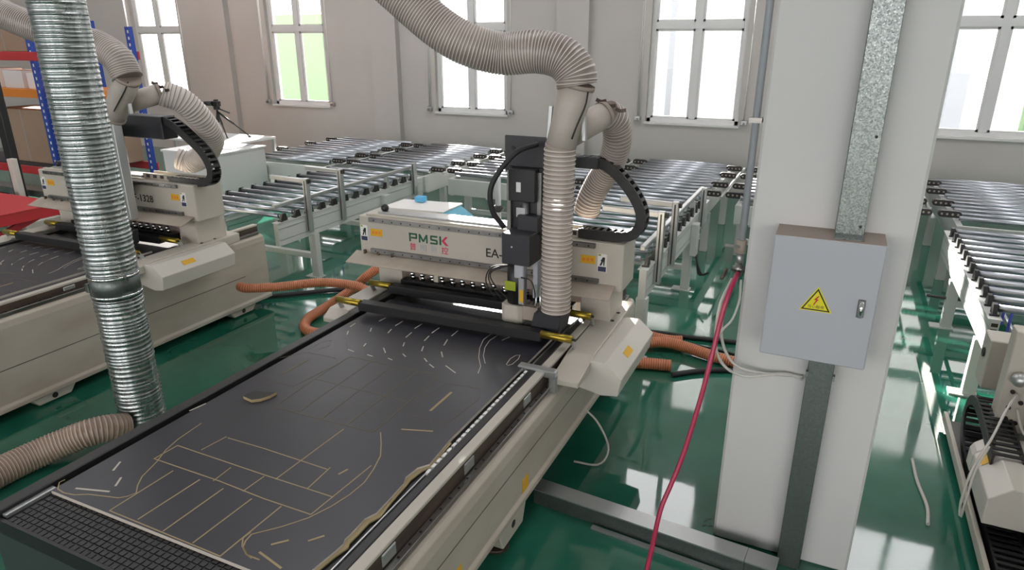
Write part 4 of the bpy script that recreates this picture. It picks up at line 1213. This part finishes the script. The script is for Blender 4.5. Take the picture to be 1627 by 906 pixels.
# ============================================================ back left corner
cbn = thing('white_cabinet', 'white low cabinet with papers on top near the tripod', 'cabinet', (-8.55, 7.6, 0))
B('carcass', 'pvc', cbn, -9.1, -8.0, 7.1, 8.05, 0.0, 0.97, bevel=0.005)
B('top', 'pvc', cbn, -9.12, -7.98, 7.08, 8.07, 0.97, 1.0, bevel=0.004)
B('door', 'pvc', cbn, -8.0, -7.988, 7.13, 8.02, 0.08, 0.95, bevel=0.003)
dsk = thing('work_table', 'white work table under the tripod behind the cabinet', 'table', (-9.4, 8.6, 0))
B('table_top', 'pvc', dsk, -10.2, -8.66, 8.12, 9.0, 0.955, 0.99, bevel=0.004)
for x in (-10.15, -8.72):
    for y in (8.16, 8.95):
        B('leg', 'alu', dsk, x, x + 0.05, y, y + 0.05, 0, 0.955)
tag(B('paper_stack', 'paper', None, -8.5, -8.15, 7.5, 7.8, 1.0, 1.012), 'stack of white papers on the cabinet', 'paper')
tag(B('clipboard', 'box', None, -8.62, -8.2, 7.84, 8.02, 1.0, 1.01), 'grey clipboard lying behind the papers on the cabinet', 'clipboard')
bc = MB().sphere((-8.75, 7.5, 1.045), 0.13, 14, 1, 0.8, 0.34)
for i, v in enumerate(bc.v): v.z += 0.03 * math.sin(i * 1.7) * (1 if v.z > 1.02 else 0)
tag(bc.build('cloth', 'bluecloth'), 'crumpled light blue cloth on the cabinet', 'cloth')

tp = thing('tripod', 'black tripod with one leg splayed on the work table', 'tripod', (-9.35, 8.55, 0.99))
hub = Vector((-9.40, 8.5, 1.42))
for ex, ey, ez in ((-9.42, 8.4, 0.99), (-9.2, 8.45, 0.99), (-9.0, 8.75, 0.99)):
    e = Vector((ex, ey, ez + 0.015))
    l = MB().tube([hub, hub.lerp(e, 0.5), hub.lerp(e, 0.5), e], [0.017, 0.017, 0.012, 0.01], 10).build('leg', 'black', tp)
    MB().sphere(e, 0.03 if ex > -9.1 else 0.015, 8, 1.5, 1, 0.5).build('rubber_foot', 'rubber', l)
MB().cyl(hub + Vector((0, 0, -0.18)), hub + Vector((0, 0, 0.08)), 0.018, 10).build('centre_column', 'black', tp)
MB().box(hub.x - 0.04, hub.x + 0.04, hub.y - 0.04, hub.y + 0.04, hub.z + 0.03, hub.z + 0.085).build('pan_head', 'black', tp, 0.008)
MB().cyl(hub + Vector((0.03, 0, 0.05)), hub + Vector((0.22, 0.05, -0.02)), 0.011, 8).build('pan_handle', 'black', tp)
cam_ = thing('camera', 'black camera mounted on the tripod', 'camera', (-9.40, 8.5, 1.505))
B('body', 'black', cam_, -9.47, -9.33, 8.46, 8.54, 1.505, 1.59, bevel=0.01)
MB().cyl((-9.46, 8.47, 1.55), (-9.58, 8.42, 1.55), 0.038, 14).build('lens', 'black', cam_)
B('viewfinder', 'black', cam_, -9.43, -9.37, 8.47, 8.53, 1.59, 1.615, bevel=0.006)

# ---- pallet rack
rk = thing('pallet_rack', 'blue and red pallet rack standing at the far left', 'rack', (-12.5, 7.5, 0))
def upright(x, y, z1):
    u = MB().box(x - 0.055, x + 0.055, y - 0.035, y + 0.035, 0, z1).build('upright', 'rackblue', rk, 0.004)
    h = None
    for k in range(int(z1 / 0.1) - 4):
        z = 0.45 + k * 0.1
        q = MB().box(x + 0.0, x + 0.03, y - 0.0365, y - 0.035, z, z + 0.045)
        if h is None: h = q.build('upright_slot', 'paper', u)
        else: share(h, 'upright_slot', u, Matrix.Translation((0, 0, k * 0.1)))
upright(-11.53, 7.0, 2.85)
upright(-11.53, 8.05, 2.85)
upright(-10.62, 8.05, 2.75)
upright(-14.2, 7.0, 2.85)
for z0, z1, a_, b_ in ((2.7, 2.25, -11.5, -11.2), (1.7, 1.35, -11.2, -11.5), (1.35, 1.0, -11.5, -11.2), (2.25, 1.7, -11.2, -11.2)):
    MB().bar((a_, 7.03, z0), (b_ + 0.1, 7.5, z1), 0.03, 0.03).build('brace', 'rackblue', rk)
for z in (2.24, 0.42):
    B('beam', 'rackred', rk, -14.2, -10.7, 6.93, 6.965, z, z + 0.13, bevel=0.006)
    B('beam', 'rackred', rk, -14.2, -10.55, 8.085, 8.12, z, z + 0.13, bevel=0.006)
B('shelf_deck', 'dark', rk, -14.2, -11.0, 6.97, 8.08, 0.55, 0.57)
B('shelf_deck', 'rackorange', rk, -14.2, -10.6, 7.04, 8.0, 1.66, 1.79, bevel=0.004)
for (x0_, x1_, y0_, z0_, z1_, lb) in ((-13.2, -11.75, 7.15, 0.572, 1.45, 'large brown carton on the low shelf of the rack'), (-11.7, -10.8, 7.3, 0.572, 1.5, 'brown carton on the low shelf right of the blue upright'),
                                   (-13.6, -11.5, 7.2, 2.37, 2.95, 'wide brown carton on the top beam of the rack')):
    bx_ = thing('carton', lb, 'box', ((x0_ + x1_) / 2, y0_ + 0.4, z0_), 'cartons on the rack')
    B('carton_body', 'card', bx_, x0_, x1_, y0_, y0_ + 0.75, z0_, z1_, bevel=0.008)
    B('tape', 'boxtop', bx_, (x0_ + x1_) / 2 - 0.02, (x0_ + x1_) / 2 + 0.02, y0_ - 0.002, y0_, z0_, z1_)
for k in range(3):
    x_ = -13.4 + k * 0.62
    tag(B('file_box', ['paper', 'pvc', 'paper'][k], None, x_, x_ + 0.5, 7.2, 7.6, 1.79, 2.1 - 0.03 * k, bevel=0.006), ['pale box on the orange shelf, at the left', 'pale box in the middle of the orange shelf', 'pale box on the orange shelf beside the upright'][k], 'box', 'pale boxes on the orange shelf')
lf = thing('lift_table', 'bright red steel lift table beside the left router', 'lift table', (-9.6, 4.7, 0))
B('platform', 'rackred', lf, -10.9, -8.76, 3.6, 5.3, 0.585, 0.60, bevel=0.003)
B('skirt', 'red', lf, -10.88, -8.78, 3.62, 5.28, 0.45, 0.585, bevel=0.004)
for s in (-1, 1):
    MB().bar((-9.0, 3.8 if s < 0 else 5.1, 0.06), (-9.0, 5.1 if s < 0 else 3.8, 0.45), 0.05, 0.08).build('scissor_arm', 'red', lf)
B('base', 'red', lf, -10.8, -8.8, 3.7, 5.2, 0.0, 0.07, bevel=0.004)
bn = thing('steel_beam', 'grey steel bar resting at the far left behind the red lift table', 'beam', (-10.6, 6.2, 0))
B('bar', 'galv', bn, -12.2, -9.8, 6.1, 6.35, 0.32, 0.42, bevel=0.004)
for x in (-11.9, -10.1):
    B('trestle', 'dark', bn, x, x + 0.08, 6.12, 6.33, 0, 0.32)
ms = thing('stacker', 'black and orange stacker mast cut by the left edge of the picture', 'stacker', (-10.6, 5.8, 0))
B('mast', 'black', ms, -11.0, -10.84, 5.95, 6.05, 0.1, 2.1, bevel=0.005)
B('mast_plate', 'rackorange', ms, -10.97, -10.87, 5.93, 5.95, 1.55, 1.72)
MB().cyl((-10.92, 5.95, 1.85), (-10.92, 5.90, 1.85), 0.09, 16).build('chain_wheel', 'black', ms)
B('mast_leg', 'cover', ms, -10.30, -10.19, 5.58, 5.66, 0.0, 1.0, bevel=0.005)
B('mast_base', 'cover', ms, -11.02, -10.17, 5.55, 6.08, 0.0, 0.1, bevel=0.005)

# ---- behind the foreground gantry: blue-edged tool cart and a foot stand
ct_ = thing('tool_cart', 'low white-topped cart with light blue sides behind the gantry', 'cart', (-3.55, 5.75, 0))
MB().prism([(-3.97, 0.86), (-3.97, 0.955), (-3.30, 0.975), (-3.12, 0.86)], 'y', 5.5, 5.86).build('cart_body', 'teal', ct_, 0.006)
MB().prism([(-3.99, 0.956), (-3.99, 0.972), (-3.29, 0.992), (-3.29, 0.976)], 'y', 5.48, 5.88).build('cart_top', 'paper', ct_, 0.004)
B('stripe', 'lime', ct_, -3.92, -3.45, 5.498, 5.5, 0.90, 0.93)
for x in (-3.88, -3.2):
    for y in (5.53, 5.78):
        B('leg', 'white', ct_, x, x + 0.05, y, y + 0.05, 0, 0.86)
fs = thing('roller_stand', 'slim stand with a black knob behind the gantry', 'stand', (-3.0, 6.1, 0))
MB().cyl((-3.0, 6.1, 0), (-3.0, 6.1, 1.3), 0.03, 10).build('pole', 'alu', fs)
MB().sphere((-3.0, 6.1, 0.92), 0.065, 12, 1, 1, 0.6).build('knob', 'black', fs)
MB().cyl((-3.0, 6.1, 0), (-3.0, 6.1, 0.03), 0.16, 16).build('base', 'dark', fs)
tag(B('lever_box', 'bluecloth', None, -3.78, -3.68, 5.75, 5.84, 0.988, 1.04, bevel=0.006), 'small blue box standing on the cart', 'box')
